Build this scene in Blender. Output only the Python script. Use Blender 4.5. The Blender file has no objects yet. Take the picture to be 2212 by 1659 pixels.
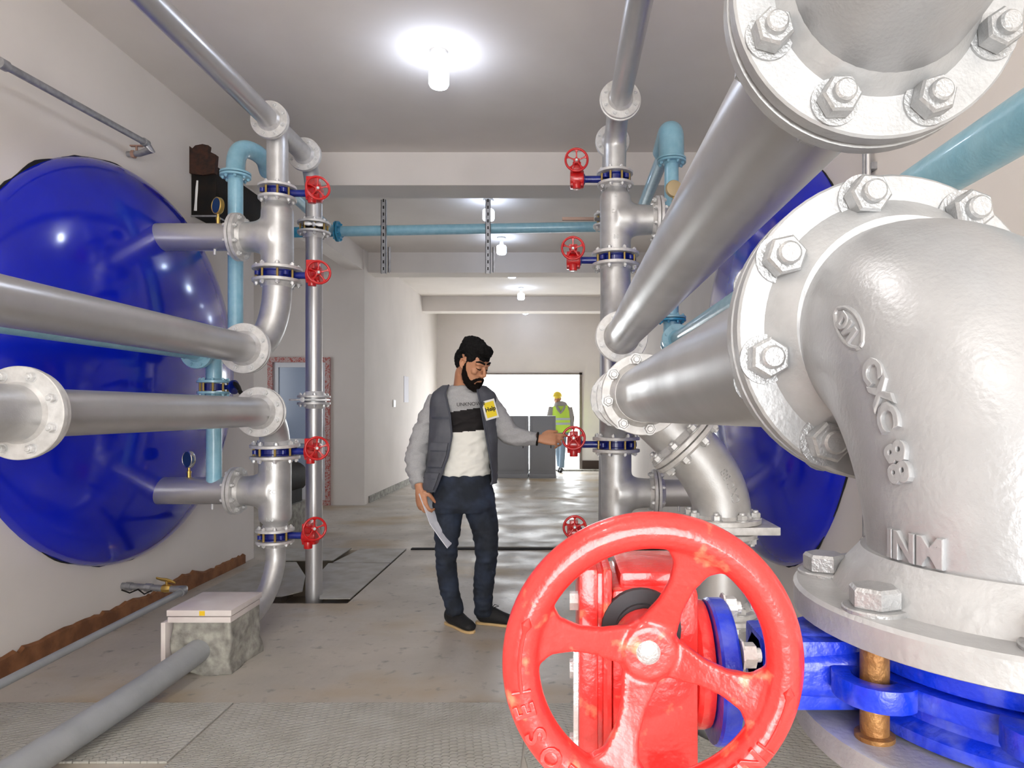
import bpy, bmesh, math, random
from mathutils import Vector as V, Matrix, noise
random.seed(7)
SC = bpy.context.scene
COL = SC.collection
PI = math.pi
H = 1.35                                   # eye height; heights written as z=... below are measured from it

# ---------------------------------------------------------------- camera
F = 1450.0; CX, CY = 1213.0, 887.0         # focal length and principal point, in pixels of 2212 x 1659
cam = bpy.data.cameras.new('camera'); camo = bpy.data.objects.new('camera', cam); COL.objects.link(camo)
camo.location = (0, 0, H); camo.rotation_euler = (PI/2, 0, 0)
cam.sensor_fit = 'HORIZONTAL'; cam.sensor_width = 36; cam.lens = 36*F/2212
cam.shift_x = -(CX-1106)/2212; cam.shift_y = (CY-829.5)/2212
cam.clip_start = .02; cam.clip_end = 200
SC.camera = camo
# ---------------------------------------------------------------- world, light, exposure
w = bpy.data.worlds.new('world'); SC.world = w; w.use_nodes = True
bg = w.node_tree.nodes['Background']; bg.inputs[0].default_value = (.93, .97, 1, 1); bg.inputs[1].default_value = 6.0
SC.view_settings.view_transform = 'Standard'; SC.view_settings.look = 'None'
SC.view_settings.gamma = 1; SC.view_settings.exposure = .46
SC.view_settings.use_curve_mapping = False
SC.cycles.max_bounces = 6; SC.cycles.diffuse_bounces = 4; SC.cycles.glossy_bounces = 4
SC.cycles.use_denoising = True
SC.cycles.sample_clamp_indirect = 6; SC.cycles.adaptive_threshold = .02
def area(name, loc, rot, sx, sy, power, color):
    l = bpy.data.lights.new(name, 'AREA'); l.shape = 'RECTANGLE'; l.size = sx; l.size_y = sy; l.energy = power; l.color = color
    o = bpy.data.objects.new(name, l); o.location = loc; o.rotation_euler = rot; COL.objects.link(o); return o
area('daylight_rear_doorway', (.05, -2.55, 1.5), (PI/2, 0, 0), 2.0, 2.1, 60, (1, .955, .905))  # fill added behind the camera, from an assumed unseen opening
area('daylight_far_doorway', (-.72, 15.5, 1.1), (PI/2, 0, PI), 2.1, 2.0, 42, (.92, .96, 1))
area('daylight_side_room', (-4.9, 7.9, 1.8), (PI/2, 0, -PI/2), 1.6, 1.2, 12, (.9, .94, 1))  # unseen area lamp brightening the side room, which has no window
BULBS = [(-.79, -.9), (-.79, 1.7), (-.79, 4.32), (-.80, 7.35), (-.80, 8.95), (-.78, 10.55), (-.76, 12.6), (-.78, 14.5)]  # first two bulbs are added out of view to brighten the near room

# ---------------------------------------------------------------- helpers
def W(px, py, d):                          # the point seen at a pixel of the photo, d metres ahead
    return V(((px-CX)*d/F, d, H+(CY-py)*d/F))
ORG = {}
def unrot(o, p):                            # children are built in world directions even under a turned parent
    if any(abs(a) > 1e-6 for a in p.rotation_euler): o.matrix_parent_inverse = p.rotation_euler.to_matrix().to_4x4().inverted()
class MB:
    def __init__(s): s.v = []; s.f = []; s.m = []; s.mi = 0
    def add(s, vs, fs):
        n = len(s.v); s.v += [V(p) for p in vs]; s.f += [tuple(i+n for i in f) for f in fs]; s.m += [s.mi]*len(fs); return s
    def box(s, lo, hi, rot=None, piv=None):
        x0, y0, z0 = lo; x1, y1, z1 = hi
        vs = [V((x, y, z)) for z in (z0, z1) for y in (y0, y1) for x in (x0, x1)]
        if rot is not None:
            piv = V(piv if piv else ((x0+x1)/2, (y0+y1)/2, (z0+z1)/2)); vs = [piv + rot @ (p-piv) for p in vs]
        return s.add(vs, [(0, 2, 3, 1), (4, 5, 7, 6), (0, 1, 5, 4), (2, 6, 7, 3), (0, 4, 6, 2), (1, 3, 7, 5)])
    def lathe(s, o, ax, prof, n=32, closed=False, ph=0.):
        o = V(o); ax = V(ax).normalized(); R = ax.to_track_quat('Z', 'Y').to_matrix()
        vs = []; fs = []; k = len(prof)
        for (r, h) in prof:
            for i in range(n):
                a = 2*PI*i/n+ph; vs.append(o + R @ V((r*math.cos(a), r*math.sin(a), h)))
        for j in range(k if closed else k-1):
            j2 = (j+1) % k
            for i in range(n):
                i2 = (i+1) % n; fs.append((j*n+i, j*n+i2, j2*n+i2, j2*n+i))
        if not closed:
            if prof[0][0] > 1e-6: fs.append(tuple(range(n))[::-1])
            if prof[-1][0] > 1e-6: fs.append(tuple((k-1)*n+i for i in range(n)))
        return s.add(vs, fs)
    def cyl(s, p0, p1, r, n=28, r1=None):
        p0 = V(p0); p1 = V(p1); return s.lathe(p0, p1-p0, [(r, 0), (r if r1 is None else r1, (p1-p0).length)], n)
    def tube(s, pts, rad, n=20, asp=None, up=None, cap=True):
        pts = [V(p) for p in pts]; k = len(pts)
        if not hasattr(rad, '__len__'): rad = [rad]*k
        t = [(pts[min(i+1, k-1)]-pts[max(i-1, 0)]).normalized() for i in range(k)]
        u = V(up) if up is not None else t[0].orthogonal()
        vs = []; fs = []
        for i in range(k):
            u = (u - t[i]*u.dot(t[i])).normalized(); b = t[i].cross(u)
            a_ = 1 if asp is None else (asp[i] if hasattr(asp, '__len__') else asp)
            for j in range(n):
                a = 2*PI*j/n; vs.append(pts[i] + u*(rad[i]*math.cos(a)) + b*(rad[i]*a_*math.sin(a)))
        for i in range(k-1):
            for j in range(n):
                j2 = (j+1) % n; fs.append((i*n+j, i*n+j2, (i+1)*n+j2, (i+1)*n+j))
        if cap:
            fs.append(tuple(range(n))[::-1]); fs.append(tuple((k-1)*n+j for j in range(n)))
        return s.add(vs, fs)
    def ball(s, c, r, n=16, sc=(1, 1, 1), rot=None):
        c = V(c); vs = []; fs = []; m = n//2
        for i in range(m+1):
            for j in range(n):
                th = PI*i/m; a = 2*PI*j/n
                p = V((r*sc[0]*math.sin(th)*math.cos(a), r*sc[1]*math.sin(th)*math.sin(a), r*sc[2]*math.cos(th)))
                if rot is not None: p = rot @ p
                vs.append(c+p)
        for i in range(m):
            for j in range(n):
                j2 = (j+1) % n; fs.append((i*n+j, (i+1)*n+j, (i+1)*n+j2, i*n+j2))
        return s.add(vs, fs)
    def prism(s, poly, z0, z1):
        n = len(poly); vs = [V((x, y, z0)) for x, y in poly]+[V((x, y, z1)) for x, y in poly]
        return s.add(vs, [tuple(range(n))[::-1], tuple(range(n, 2*n))]+[(i, (i+1) % n, n+(i+1) % n, n+i) for i in range(n)])
    def xf(s, M):
        s.v = [M @ p for p in s.v]; return s
    def mesh(s, name, mats, org=V((0, 0, 0)), smooth=35, bevel=0, weld=False):
        me = bpy.data.meshes.new(name); bm = bmesh.new()
        bv = [bm.verts.new(p-org) for p in s.v]
        for f, mi in zip(s.f, s.m):
            try: bf = bm.faces.new([bv[i] for i in f]); bf.material_index = mi
            except ValueError: pass
        if weld: bmesh.ops.remove_doubles(bm, verts=bm.verts, dist=1e-6)
        bmesh.ops.recalc_face_normals(bm, faces=bm.faces)
        if bevel:
            es = [e for e in bm.edges if len(e.link_faces) == 2 and e.calc_face_angle(0) > .6]
            bmesh.ops.bevel(bm, geom=es, offset=bevel, segments=2, profile=.6, affect='EDGES', clamp_overlap=True)
        bm.to_mesh(me); bm.free()
        for m in (mats if isinstance(mats, (list, tuple)) else [mats]): me.materials.append(m)
        if smooth:
            for p in me.polygons: p.use_smooth = True
            me.set_sharp_from_angle(angle=math.radians(smooth))
        return me
    def build(s, name, mats, parent=None, org=None, smooth=35, bevel=0, mods=None, weld=False):
        o_ = ORG[parent.name] if parent is not None else V(org if org is not None else (0, 0, 0))
        me = s.mesh(name, mats, o_, smooth, bevel, weld)
        o = bpy.data.objects.new(name, me); COL.objects.link(o)
        if parent is not None:
            o.parent = parent; unrot(o, parent)
        else: o.location = o_
        ORG[o.name] = o_
        if mods: bake(o, mods)
        return o
def bake(o, mods):                         # run modifiers once and keep the result as plain mesh
    for t, kw in mods:
        m = o.modifiers.new(t, t)
        for k, val in kw.items(): setattr(m, k, val)
    bpy.context.view_layer.update()
    dg = bpy.context.evaluated_depsgraph_get()
    me = bpy.data.meshes.new_from_object(o.evaluated_get(dg), preserve_all_data_layers=False, depsgraph=dg)
    mats = [m for m in o.data.materials]
    o.modifiers.clear(); old = o.data; o.data = me; me.name = o.name
    me.materials.clear()
    for m in mats: me.materials.append(m)
    for p in me.polygons: p.use_smooth = True
    bpy.data.meshes.remove(old)
def RM(vox, sm=4, f=.6):
    return [('REMESH', dict(mode='VOXEL', voxel_size=vox)), ('SMOOTH', dict(iterations=sm, factor=f))]
def tag(o, label=None, cat=None, group=None, kind=None):
    for k, val in (('label', label), ('category', cat), ('group', group), ('kind', kind)):
        if val: o[k] = val
    return o
def thing(name, label, cat, loc=(0, 0, 0), group=None):
    o = bpy.data.objects.new(name, None); COL.objects.link(o); o.location = V(loc); o.empty_display_size = .05
    ORG[o.name] = V(loc); return tag(o, label, cat, group)
def inst(name, me, parent, loc, rot=None):  # a copy of a shared mesh under a parent, given in world coordinates
    o = bpy.data.objects.new(name, me); COL.objects.link(o); o.parent = parent; unrot(o, parent)
    o.location = V(loc)-ORG[parent.name]
    if rot is not None: o.rotation_euler = rot.to_euler()
    ORG[o.name] = V(loc); return o
def struct(name, mb, mat, **k):
    return tag(mb.build(name, mat, **k), kind='structure')
def crom(P, n=8):
    P = [V(p) for p in P]; Q = [P[0]*2-P[1]]+P+[P[-1]*2-P[-2]]; out = []
    for i in range(1, len(Q)-2):
        for k in range(n):
            t = k/n; a, b, c, d = Q[i-1:i+3]
            out.append(.5*((2*b)+(c-a)*t+(2*a-5*b+4*c-d)*t*t+(3*b-a-3*c+d)*t**3))
    return out+[P[-1]]
def crs(R, n=8):
    return [p.x for p in crom([V((r, 0, 0)) for r in R], n)]
def bez(p0, c0, c1, p1, n=16):
    p0, c0, c1, p1 = map(V, (p0, c0, c1, p1))
    return [p0*(1-t)**3+c0*3*t*(1-t)**2+c1*3*t*t*(1-t)+p1*t**3 for t in [i/n for i in range(n+1)]]
def elbow_path(p0, corner, p1, n=16):      # quarter-ellipse-like bend
    p0, corner, p1 = V(p0), V(corner), V(p1); k = .5523
    return bez(p0, p0+(corner-p0)*k, p1+(corner-p1)*k, p1, n)

# ---------------------------------------------------------------- materials
def mat(name, col, rough=.5, metal=0., noise_s=0, col2=None, bump=0., bump_s=60, spec=None, rvar=0., coat=0., lo=.35, hi=.65, detail=6):
    m = bpy.data.materials.new(name); m.use_nodes = True; nt = m.node_tree; N = nt.nodes; L = nt.links
    b = N['Principled BSDF']; b.inputs['Base Color'].default_value = (*col, 1); b.inputs['Roughness'].default_value = rough
    b.inputs['Metallic'].default_value = metal
    if spec is not None: b.inputs['Specular IOR Level'].default_value = spec
    if coat: b.inputs['Coat Weight'].default_value = coat; b.inputs['Coat Roughness'].default_value = .08
    tc = N.new('ShaderNodeTexCoord')
    if noise_s:
        n = N.new('ShaderNodeTexNoise'); n.inputs['Scale'].default_value = noise_s; n.inputs['Detail'].default_value = detail
        L.new(tc.outputs['Object'], n.inputs['Vector'])
        r = N.new('ShaderNodeMapRange'); r.inputs[1].default_value = lo; r.inputs[2].default_value = hi
        L.new(n.outputs['Fac'], r.inputs[0])
        if col2:
            mx = N.new('ShaderNodeMix'); mx.data_type = 'RGBA'; mx.inputs[6].default_value = (*col, 1); mx.inputs[7].default_value = (*col2, 1)
            L.new(r.outputs[0], mx.inputs[0]); L.new(mx.outputs[2], b.inputs['Base Color'])
        if rvar:
            r2 = N.new('ShaderNodeMapRange'); r2.inputs[1].default_value = lo; r2.inputs[2].default_value = hi
            r2.inputs[3].default_value = rough-rvar; r2.inputs[4].default_value = rough+rvar
            L.new(n.outputs['Fac'], r2.inputs[0]); L.new(r2.outputs[0], b.inputs['Roughness'])
    if bump:
        n2 = N.new('ShaderNodeTexNoise'); n2.inputs['Scale'].default_value = bump_s; n2.inputs['Detail'].default_value = 3
        L.new(tc.outputs['Object'], n2.inputs['Vector'])
        bp = N.new('ShaderNodeBump'); bp.inputs['Strength'].default_value = bump; bp.inputs['Distance'].default_value = .004
        L.new(n2.outputs['Fac'], bp.inputs['Height']); L.new(bp.outputs[0], b.inputs['Normal'])
    return m
def emis(name, col, s):
    m = bpy.data.materials.new(name); m.use_nodes = True; b = m.node_tree.nodes['Principled BSDF']
    b.inputs['Emission Color'].default_value = (*col, 1); b.inputs['Emission Strength'].default_value = s; return m
M = dict(
    pipe=mat('silver_painted_pipe', (.60, .595, .60), .34, .72, 3, (.53, .525, .525), .03, 130, rvar=.06),
    cast=mat('silver_painted_casting', (.62, .62, .62), .40, .62, 14, (.53, .53, .53), .12, 190),
    castnear=mat('near_silver_painted_casting', (.43, .435, .445), .36, .40, 18, (.385, .39, .40), .14, 210),  # casting paint darkened to offset the strong light close to the camera
    flangenear=mat('near_silver_painted_flange', (.48, .485, .49), .42, .38, 30, (.41, .415, .42), .16, 190),  # darker copy of the flange paint, holding back overexposure up close
    flange=mat('silver_painted_flange', (.74, .73, .72), .46, .38, 30, (.60, .59, .58), .16, 180),
    nut=mat('silver_painted_nut', (.76, .76, .76), .38, .5, 40, (.6, .6, .6), .3, 300),
    nutnear=mat('near_silver_painted_nut', (.46, .465, .47), .36, .5, 40, (.38, .385, .39), .3, 300),  # nut paint copy, darkened so near nuts do not burn out
    gasket=mat('dark_gasket', (.03, .03, .035), .7),
    navy=mat('blue_valve_enamel', (.003, .008, .15), .28, 0, 20, (.005, .02, .25), .15, 120, coat=.4),
    bluenear=mat('dusty_blue_valve_enamel', (.004, .03, .55), .32, 0, 45, (.10, .13, .50), .25, 160, coat=.3, lo=.5, hi=.8),
    red=mat('red_enamel', (.62, .006, .008), .3, 0, 30, (.45, .004, .006), .1, 150, coat=.4),
    rednear=mat('chipped_red_enamel', (.80, .032, .028), .30, 0, 48, (.88, .30, .16), .25, 130, coat=.5, lo=.60, hi=.74),
    stud=mat('yellow_zinc_stud', (.42, .30, .10), .4, .7),
    rust=mat('rusty_stud', (.27, .12, .035), .55, .5, 60, (.40, .21, .07), .4, 200),
    tank=mat('blue_tank_enamel', (.001, .008, .42), .13, 0, 2.2, (.001, .012, .54), .10, 5, spec=.5, coat=.3),
    sky=mat('pale_blue_pipe_paint', (.33, .59, .71), .30, 0, 20, (.26, .52, .65), .25, 90, coat=.3),
    teal=mat('bright_blue_pipe_paint', (.06, .36, .58), .3, 0, 20, (.04, .30, .52), .2, 90),
    wall=mat('white_plaster', (.80, .745, .70), .85, 0, 1.3, (.74, .69, .645), .12, 40),
    ceil=mat('ceiling_plaster', (.82, .765, .715), .85, 0, 2, (.78, .725, .675), .12, 30),
    brick=mat('exposed_brick', (.30, .125, .05), .9, 0, 9, (.17, .065, .025), .9, 40),
    dark=mat('black_gap', (.012, .011, .012), .9),
    white=mat('white_plastic', (.82, .82, .80), .45),
    pvc=mat('white_door_profile', (.72, .74, .78), .35),
    film=mat('red_printed_film', (.55, .40, .38), .6, 0, 60, (.45, .10, .08), lo=.5, hi=.56),
    glass=mat('bluish_door_glass', (.34, .42, .56), .18, 0, spec=.7),
    bulb=emis('glowing_bulb', (.72, .81, 1), 33), bulbnear=emis('glowing_bulb_strong', (.95, .93, .92), 88), bulbfar=emis('glowing_bulb_weak', (.62, .75, 1), 20),
    galv=mat('galvanised_steel', (.42, .42, .44), .45, .6, 25, (.30, .30, .31), .2, 100),
    greypipe=mat('grey_painted_pipe', (.36, .375, .39), .5, 0, 8, (.32, .335, .345), .15, 60),
    black=mat('black_painted_steel', (.006, .006, .006), .7, 0, 12, (.014, .009, .006), .4, 60, spec=.25),
    rusty=mat('rusty_brown_steel', (.055, .018, .008), .8, 0, 25, (.015, .008, .006), .9, 50),
    conc=mat('rough_concrete', (.42, .41, .36), .9, 0, 18, (.22, .21, .19), 1.0, 45),
    tile=mat('white_glazed_tile', (.78, .72, .69), .25, 0, 6, (.70, .62, .60)),
    yellow=mat('yellow_sticker', (.85, .55, .02), .5),
    brass=mat('brass', (.70, .48, .14), .32, .9),
    chrome=mat('chrome', (.75, .75, .75), .15, 1),
    gface=mat('gauge_glass', (.02, .05, .12), .05, 0, spec=.9),
    gold=mat('gauge_gold_back', (.62, .50, .30), .35, .6),
    cabinet=mat('grey_enamelled_cabinet', (.30, .31, .335), .45),
    skin=mat('skin', (.52, .255, .145), .5, 0, 20, (.46, .205, .11), .1, 120),
    hair=mat('black_hair', (.003, .0025, .0025), .75, 0, 0, None, .8, 220, spec=.2),
    beard=mat('dark_beard', (.006, .0035, .0025), .85, 0, 0, None, .8, 260, spec=.15),
    sweat=mat('grey_marl_jersey', (.40, .40, .41), .9, 0, 200, (.34, .34, .35), .5, 18),
    sblack=mat('black_print_band', (.006, .004, .005), .85),
    swhite=mat('white_jersey', (.80, .79, .74), .9, 0, 0, None, .6, 16),
    vest=mat('slate_grey_nylon_vest', (.095, .10, .12), .6, 0, 12, (.07, .074, .09), .6, 22),
    vestd=mat('dark_vest_piping', (.05, .055, .075), .6),
    jeans=mat('dark_denim', (.009, .013, .022), .85, 0, 7, (.03, .045, .085), .8, 24, lo=.45, hi=.75),
    shoe=mat('black_canvas_shoe', (.008, .008, .009), .75, 0, 0, None, .3, 60),
    sole=mat('tan_gum_sole', (.62, .42, .20), .6),
    paper=mat('white_paper', (.82, .84, .92), .6),
    hivis=mat('yellow_green_hi_vis', (.55, .80, .08), .6),
    reflect=mat('reflective_tape', (.45, .50, .52), .4),
    helmet=mat('yellow_helmet', (.90, .68, .05), .35),
    hood=mat('grey_hooded_top', (.33, .31, .29), .9),
    ljeans=mat('light_blue_jeans', (.20, .28, .36), .85),
    ink=mat('black_ink', (.01, .01, .012), .7),
    logo=mat('yellow_badge_cloth', (.85, .66, .03), .6),
    paint=mat('embossed_paint', (.80, .80, .80), .35, .4),
    knob=mat('dark_skirting', (.05, .03, .02), .7),
    ground=mat('pale_ground', (.75, .75, .73), .8),
)
def floor_mat():
    m = mat('dusty_concrete_floor', (.50, .465, .42), .45)
    nt = m.node_tree; N = nt.nodes; L = nt.links; b = N['Principled BSDF']; tc = N['Texture Coordinate'] if 'Texture Coordinate' in N else N.new('ShaderNodeTexCoord')
    def nz(s, d, sc=(1, 1, 1)):
        mp = N.new('ShaderNodeMapping'); mp.inputs['Scale'].default_value = sc; L.new(tc.outputs['Object'], mp.inputs[0])
        n = N.new('ShaderNodeTexNoise'); n.inputs['Scale'].default_value = s; n.inputs['Detail'].default_value = d; L.new(mp.outputs[0], n.inputs['Vector']); return n
    def mixc(fac, lo, hi, a, c):
        r = N.new('ShaderNodeMapRange'); r.inputs[1].default_value = lo; r.inputs[2].default_value = hi; L.new(fac, r.inputs[0])
        mx = N.new('ShaderNodeMix'); mx.data_type = 'RGBA'; L.new(r.outputs[0], mx.inputs[0])
        if isinstance(a, tuple): mx.inputs[6].default_value = (*a, 1)
        else: L.new(a, mx.inputs[6])
        mx.inputs[7].default_value = (*c, 1); return mx.outputs[2]
    c = mixc(nz(1.1, 8).outputs['Fac'], .4, .65, (.52, .475, .415), (.42, .39, .345))
    c = mixc(nz(.75, 5, (1, 1.6, 1)).outputs['Fac'], .52, .70, c, (.40, .30, .17))
    c = mixc(nz(14, 6).outputs['Fac'], .60, .74, c, (.26, .245, .22))
    L.new(c, b.inputs['Base Color'])
    r = N.new('ShaderNodeMapRange'); r.inputs[1].default_value = .35; r.inputs[2].default_value = .65; r.inputs[3].default_value = .30; r.inputs[4].default_value = .62
    L.new(nz(2.4, 6).outputs['Fac'], r.inputs[0]); L.new(r.outputs[0], b.inputs['Roughness'])
    bp = N.new('ShaderNodeBump'); bp.inputs['Strength'].default_value = .35; bp.inputs['Distance'].default_value = .006
    L.new(nz(22, 6).outputs['Fac'], bp.inputs['Height']); L.new(bp.outputs[0], b.inputs['Normal'])
    return m
def tread_mat():
    m = mat('dusty_tread_plate', (.50, .49, .45), .6, .05, 6, (.42, .405, .36)); nt = m.node_tree; N = nt.nodes; L = nt.links; b = N['Principled BSDF']
    tc = N.new('ShaderNodeTexCoord'); hs = []
    for ang, off in ((.7, 0), (-.85, .5)):
        mp = N.new('ShaderNodeMapping'); mp.inputs['Rotation'].default_value = (0, 0, ang); mp.inputs['Scale'].default_value = (22, 55, 1); mp.inputs['Location'].default_value = (off, off, 0)
        L.new(tc.outputs['Object'], mp.inputs[0])
        v = N.new('ShaderNodeTexVoronoi'); v.inputs['Randomness'].default_value = 0; v.inputs['Scale'].default_value = 1; L.new(mp.outputs[0], v.inputs['Vector'])
        r = N.new('ShaderNodeMapRange'); r.inputs[1].default_value = .25; r.inputs[2].default_value = .36; r.inputs[3].default_value = 1; r.inputs[4].default_value = 0
        L.new(v.outputs['Distance'], r.inputs[0]); hs.append(r.outputs[0])
    mx = N.new('ShaderNodeMath'); mx.operation = 'MAXIMUM'; L.new(hs[0], mx.inputs[0]); L.new(hs[1], mx.inputs[1])
    bp = N.new('ShaderNodeBump'); bp.inputs['Strength'].default_value = 1; bp.inputs['Distance'].default_value = .006
    L.new(mx.outputs[0], bp.inputs['Height']); L.new(bp.outputs[0], b.inputs['Normal']); return m
M['floor'] = floor_mat(); M['tread'] = tread_mat()
M['plate'] = mat('smooth_steel_cover', (.44, .44, .42), .5, .1, 5, (.37, .345, .30), .2, 30, rvar=.12)

def text_mesh(s, size, depth=.002, bevel=.0):
    cu = bpy.data.curves.new('t', 'FONT'); cu.body = s; cu.size = size; cu.extrude = depth; cu.align_x = 'CENTER'; cu.align_y = 'CENTER'
    cu.bevel_depth = bevel; cu.offset = bevel*.6; cu.resolution_u = 3; cu.bevel_resolution = 1
    o = bpy.data.objects.new('t', cu); COL.objects.link(o); bpy.context.view_layer.update()
    me = bpy.data.meshes.new_from_object(o); mb = MB(); mb.add([v.co.copy() for v in me.vertices], [tuple(p.vertices) for p in me.polygons])
    bpy.data.objects.remove(o); bpy.data.curves.remove(cu); bpy.data.meshes.remove(me); return mb
def frame(xd, yd, o):                       # matrix whose local x,y go along xd,yd
    xd = V(xd).normalized(); z = xd.cross(V(yd)).normalized(); yd = z.cross(xd)
    m = Matrix((xd, yd, z)).transposed().to_4x4(); m.translation = V(o); return m

# ================================================================ THE ROOM
XL, XR, YB, YF, ZC, ZB = -2.82, 1.37, -2.8, 15.2, H+2.31, H+2.015
def floor_grid(xs, ys, holes, z=0.):
    mb = MB()
    for i in range(len(xs)-1):
        for j in range(len(ys)-1):
            mx, my = (xs[i]+xs[i+1])/2, (ys[j]+ys[j+1])/2
            if any(a < mx < b and c < my < d for a, b, c, d in holes): continue
            mb.add([(xs[i], ys[j], z), (xs[i+1], ys[j], z), (xs[i+1], ys[j+1], z), (xs[i], ys[j+1], z)], [(0, 1, 2, 3)])
    return mb
HO = [(-2.6, -1.5, 4.70, 6.50), (.48, .92, 2.62, 3.05)]
fl = floor_grid([-5.4, -2.6, -1.5, .48, .92, 1.5], [-2.9, 2.62, 3.05, 4.70, 6.50, 15.5], HO)
for a, b, c, d in HO:                       # pits under the covers
    q = [(a, c), (b, c), (b, d), (a, d)]
    fl.add([(x, y, 0) for x, y in q]+[(x, y, -.45) for x, y in q], [(0, 4, 5, 1), (1, 5, 6, 2), (2, 6, 7, 3), (3, 7, 4, 0), (4, 7, 6, 5)])
o = fl.build('floor', M['floor'], smooth=0); tag(o, kind='structure')
struct('ceiling', MB().box((-5.4, -2.9, ZC), (1.5, 15.5, ZC+.12)), M['ceil'], smooth=0)
struct('wall_left', MB().box((XL-.2, YB, 0), (XL, 6.15, ZC)), M['wall'], smooth=0)
struct('wall_right', MB().box((XR, YB, 0), (XR+.15, YF, ZC)), M['wall'], smooth=0)
mb = MB(); mb.box((-5.4, YB-.1, 0), (-1.0, YB, ZC)); mb.box((1.1, YB-.1, 0), (1.5, YB, ZC)); mb.box((-1.0, YB-.1, 2.5), (1.1, YB, ZC)); mb.box((-1.0, YB-.1, 0), (1.1, YB, .3))
struct('wall_rear', mb, M['wall'], smooth=0)
struct('wall_side_near', MB().box((-5.3, 5.95, 0), (XL-.2, 6.15, ZC)), M['wall'], smooth=0)
struct('wall_side', MB().box((-5.4, 6.15, 0), (-5.25, 9.8, ZC)), M['wall'], smooth=0)
DX0, DX1, DZ = -4.19, -3.30, H+.76
mb = MB(); mb.box((-5.3, 9.6, 0), (DX0, 9.8, ZC)); mb.box((DX1, 9.6, 0), (XL, 9.8, ZC)); mb.box((DX0, 9.6, DZ), (DX1, 9.8, ZC))
struct('wall_side_far', mb, M['wall'], smooth=0)
struct('wall_corridor', MB().box((XL-.15, 9.8, 0), (XL, YF, ZC)), M['wall'], smooth=0)
mb = MB(); mb.box((-3.0, YF, 0), (-1.85, YF+.22, ZC)); mb.box((.42, YF, 0), (1.5, YF+.22, ZC)); mb.box((-1.85, YF, 2.18), (.42, YF+.22, ZC))
struct('wall_far', mb, M['wall'], smooth=0)
struct('trim_1', MB().box((XL-.2, 6.0, ZB), (XR, 6.37, ZC)), M['wall'], smooth=0)
struct('trim_2', MB().box((XL-.25, 6.37, ZB), (XL-.02, 9.6, ZC)), M['wall'], smooth=0)
struct('trim_3', MB().box((XL, 9.8, ZB), (XR, 10.15, ZC)), M['wall'], smooth=0)
struct('trim_4', MB().box((XL, 13.6, ZB), (XR, 13.95, ZC)), M['wall'], smooth=0)
# grey-brown frame of the far doorway
mb = MB(); mb.box((.405, YF-.03, 0), (.465, YF+.02, 2.22)); mb.box((-1.89, YF-.03, 2.165), (.465, YF+.02, 2.20)); mb.box((-1.89, YF-.03, 0), (-1.84, YF+.02, 2.2))
struct('door_1', mb, mat('brown_door_frame', (.20, .165, .14), .6), smooth=0)
struct('baseboard_far', MB().box((.47, YF-.03, 0), (XR, YF, .22)), M['knob'], smooth=0)
struct('baseboard_corridor', MB().box((XL, 9.8, 0), (XL+.02, YF, .10)), M['conc'], smooth=0)
struct('trim_5', MB().box((-1.6, 14.95, 0), (XR, 15.1, .035)), M['conc'], smooth=0)
# glazed door in the wall of the side room
d2 = MB(); tt = .07
for a, b in (((DX0, 9.56, 0), (DX0+tt, 9.66, DZ)), ((DX1-tt, 9.56, 0), (DX1, 9.66, DZ)), ((DX0+tt, 9.56, DZ-tt), (DX1-tt, 9.66, DZ)), ((DX0+tt, 9.56, 0), (DX1-tt, 9.66, tt))): d2.box(a, b)
door = struct('door_2', d2, M['film'], smooth=0)
l = MB(); x0, x1 = DX0+tt, DX1-tt
for a, b in (((x0, 9.6, tt), (x0+.07, 9.65, DZ-tt)), ((x1-.12, 9.6, tt), (x1, 9.65, DZ-tt)), ((x0+.07, 9.6, DZ-tt-.07), (x1-.12, 9.65, DZ-tt)), ((x0+.07, 9.6, tt), (x1-.12, 9.65, .30)), ((x0+.07, 9.6, .88), (x1-.12, 9.65, .95))): l.box(a, b)
lf = l.build('door_leaf', M['pvc'], door, smooth=0)
MB().box((x0+.05, 9.62, .28), (x1-.1, 9.635, DZ-tt-.05)).build('door_pane', M['glass'], lf, smooth=0)
MB().box((x1-.08, 9.56, 1.0), (x1-.05, 9.6, 1.14)).build('door_handle', M['chrome'], lf, smooth=0)
# broken plaster showing the brick along the foot of the left wall
random.seed(3); pts = []; y = 2.6
mb = MB(); prev = None
while y < 5.98:
    h = .10+.035*noise.noise(V((y*2.3, 0, 0)))+random.uniform(-.012, .014)
    if y > 5.25: h *= .75
    cur = [V((XL+.004, y, 0)), V((XL+.022, y, 0)), V((XL+.022, y, h)), V((XL+.004, y, h+.012))]
    if prev: mb.add(prev+cur, [(0, 1, 5, 4), (1, 2, 6, 5), (2, 3, 7, 6), (3, 0, 4, 7)])
    prev = cur; y += random.uniform(.02, .07)
struct('trim_6', mb, M['brick'], smooth=0)
# ragged opening in the plaster around each tank
RT, YT, TB = 1.26, 4.32, .36
def ragged(name, x, sx):
    mb = MB(); n = 150; vs = []
    for i in range(n):
        a = 2*PI*i/n; r0 = RT-.045; r1 = RT-.002+.018*noise.noise(V((math.cos(a)*6, math.sin(a)*6, sx)))+random.uniform(0, .007)+(.005 if .35 < a/PI < .8 else 0)
        for r, xx in ((r0, x+.002*sx), (r1, x+.002*sx), (r1, x+.008*sx), (r0, x+.008*sx)):
            vs.append((xx, YT+r*math.cos(a), H+.29+r*math.sin(a)))
    fs = []
    for i in range(n):
        j = (i+1) % n
        for k in range(4): fs.append((i*4+k, i*4+(k+1) % 4, j*4+(k+1) % 4, j*4+k))
    mb.add(vs, fs); struct(name, mb, M['dark'], smooth=0)
ragged('trim_7', XL, 1); ragged('trim_8', XR, -1)
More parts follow.
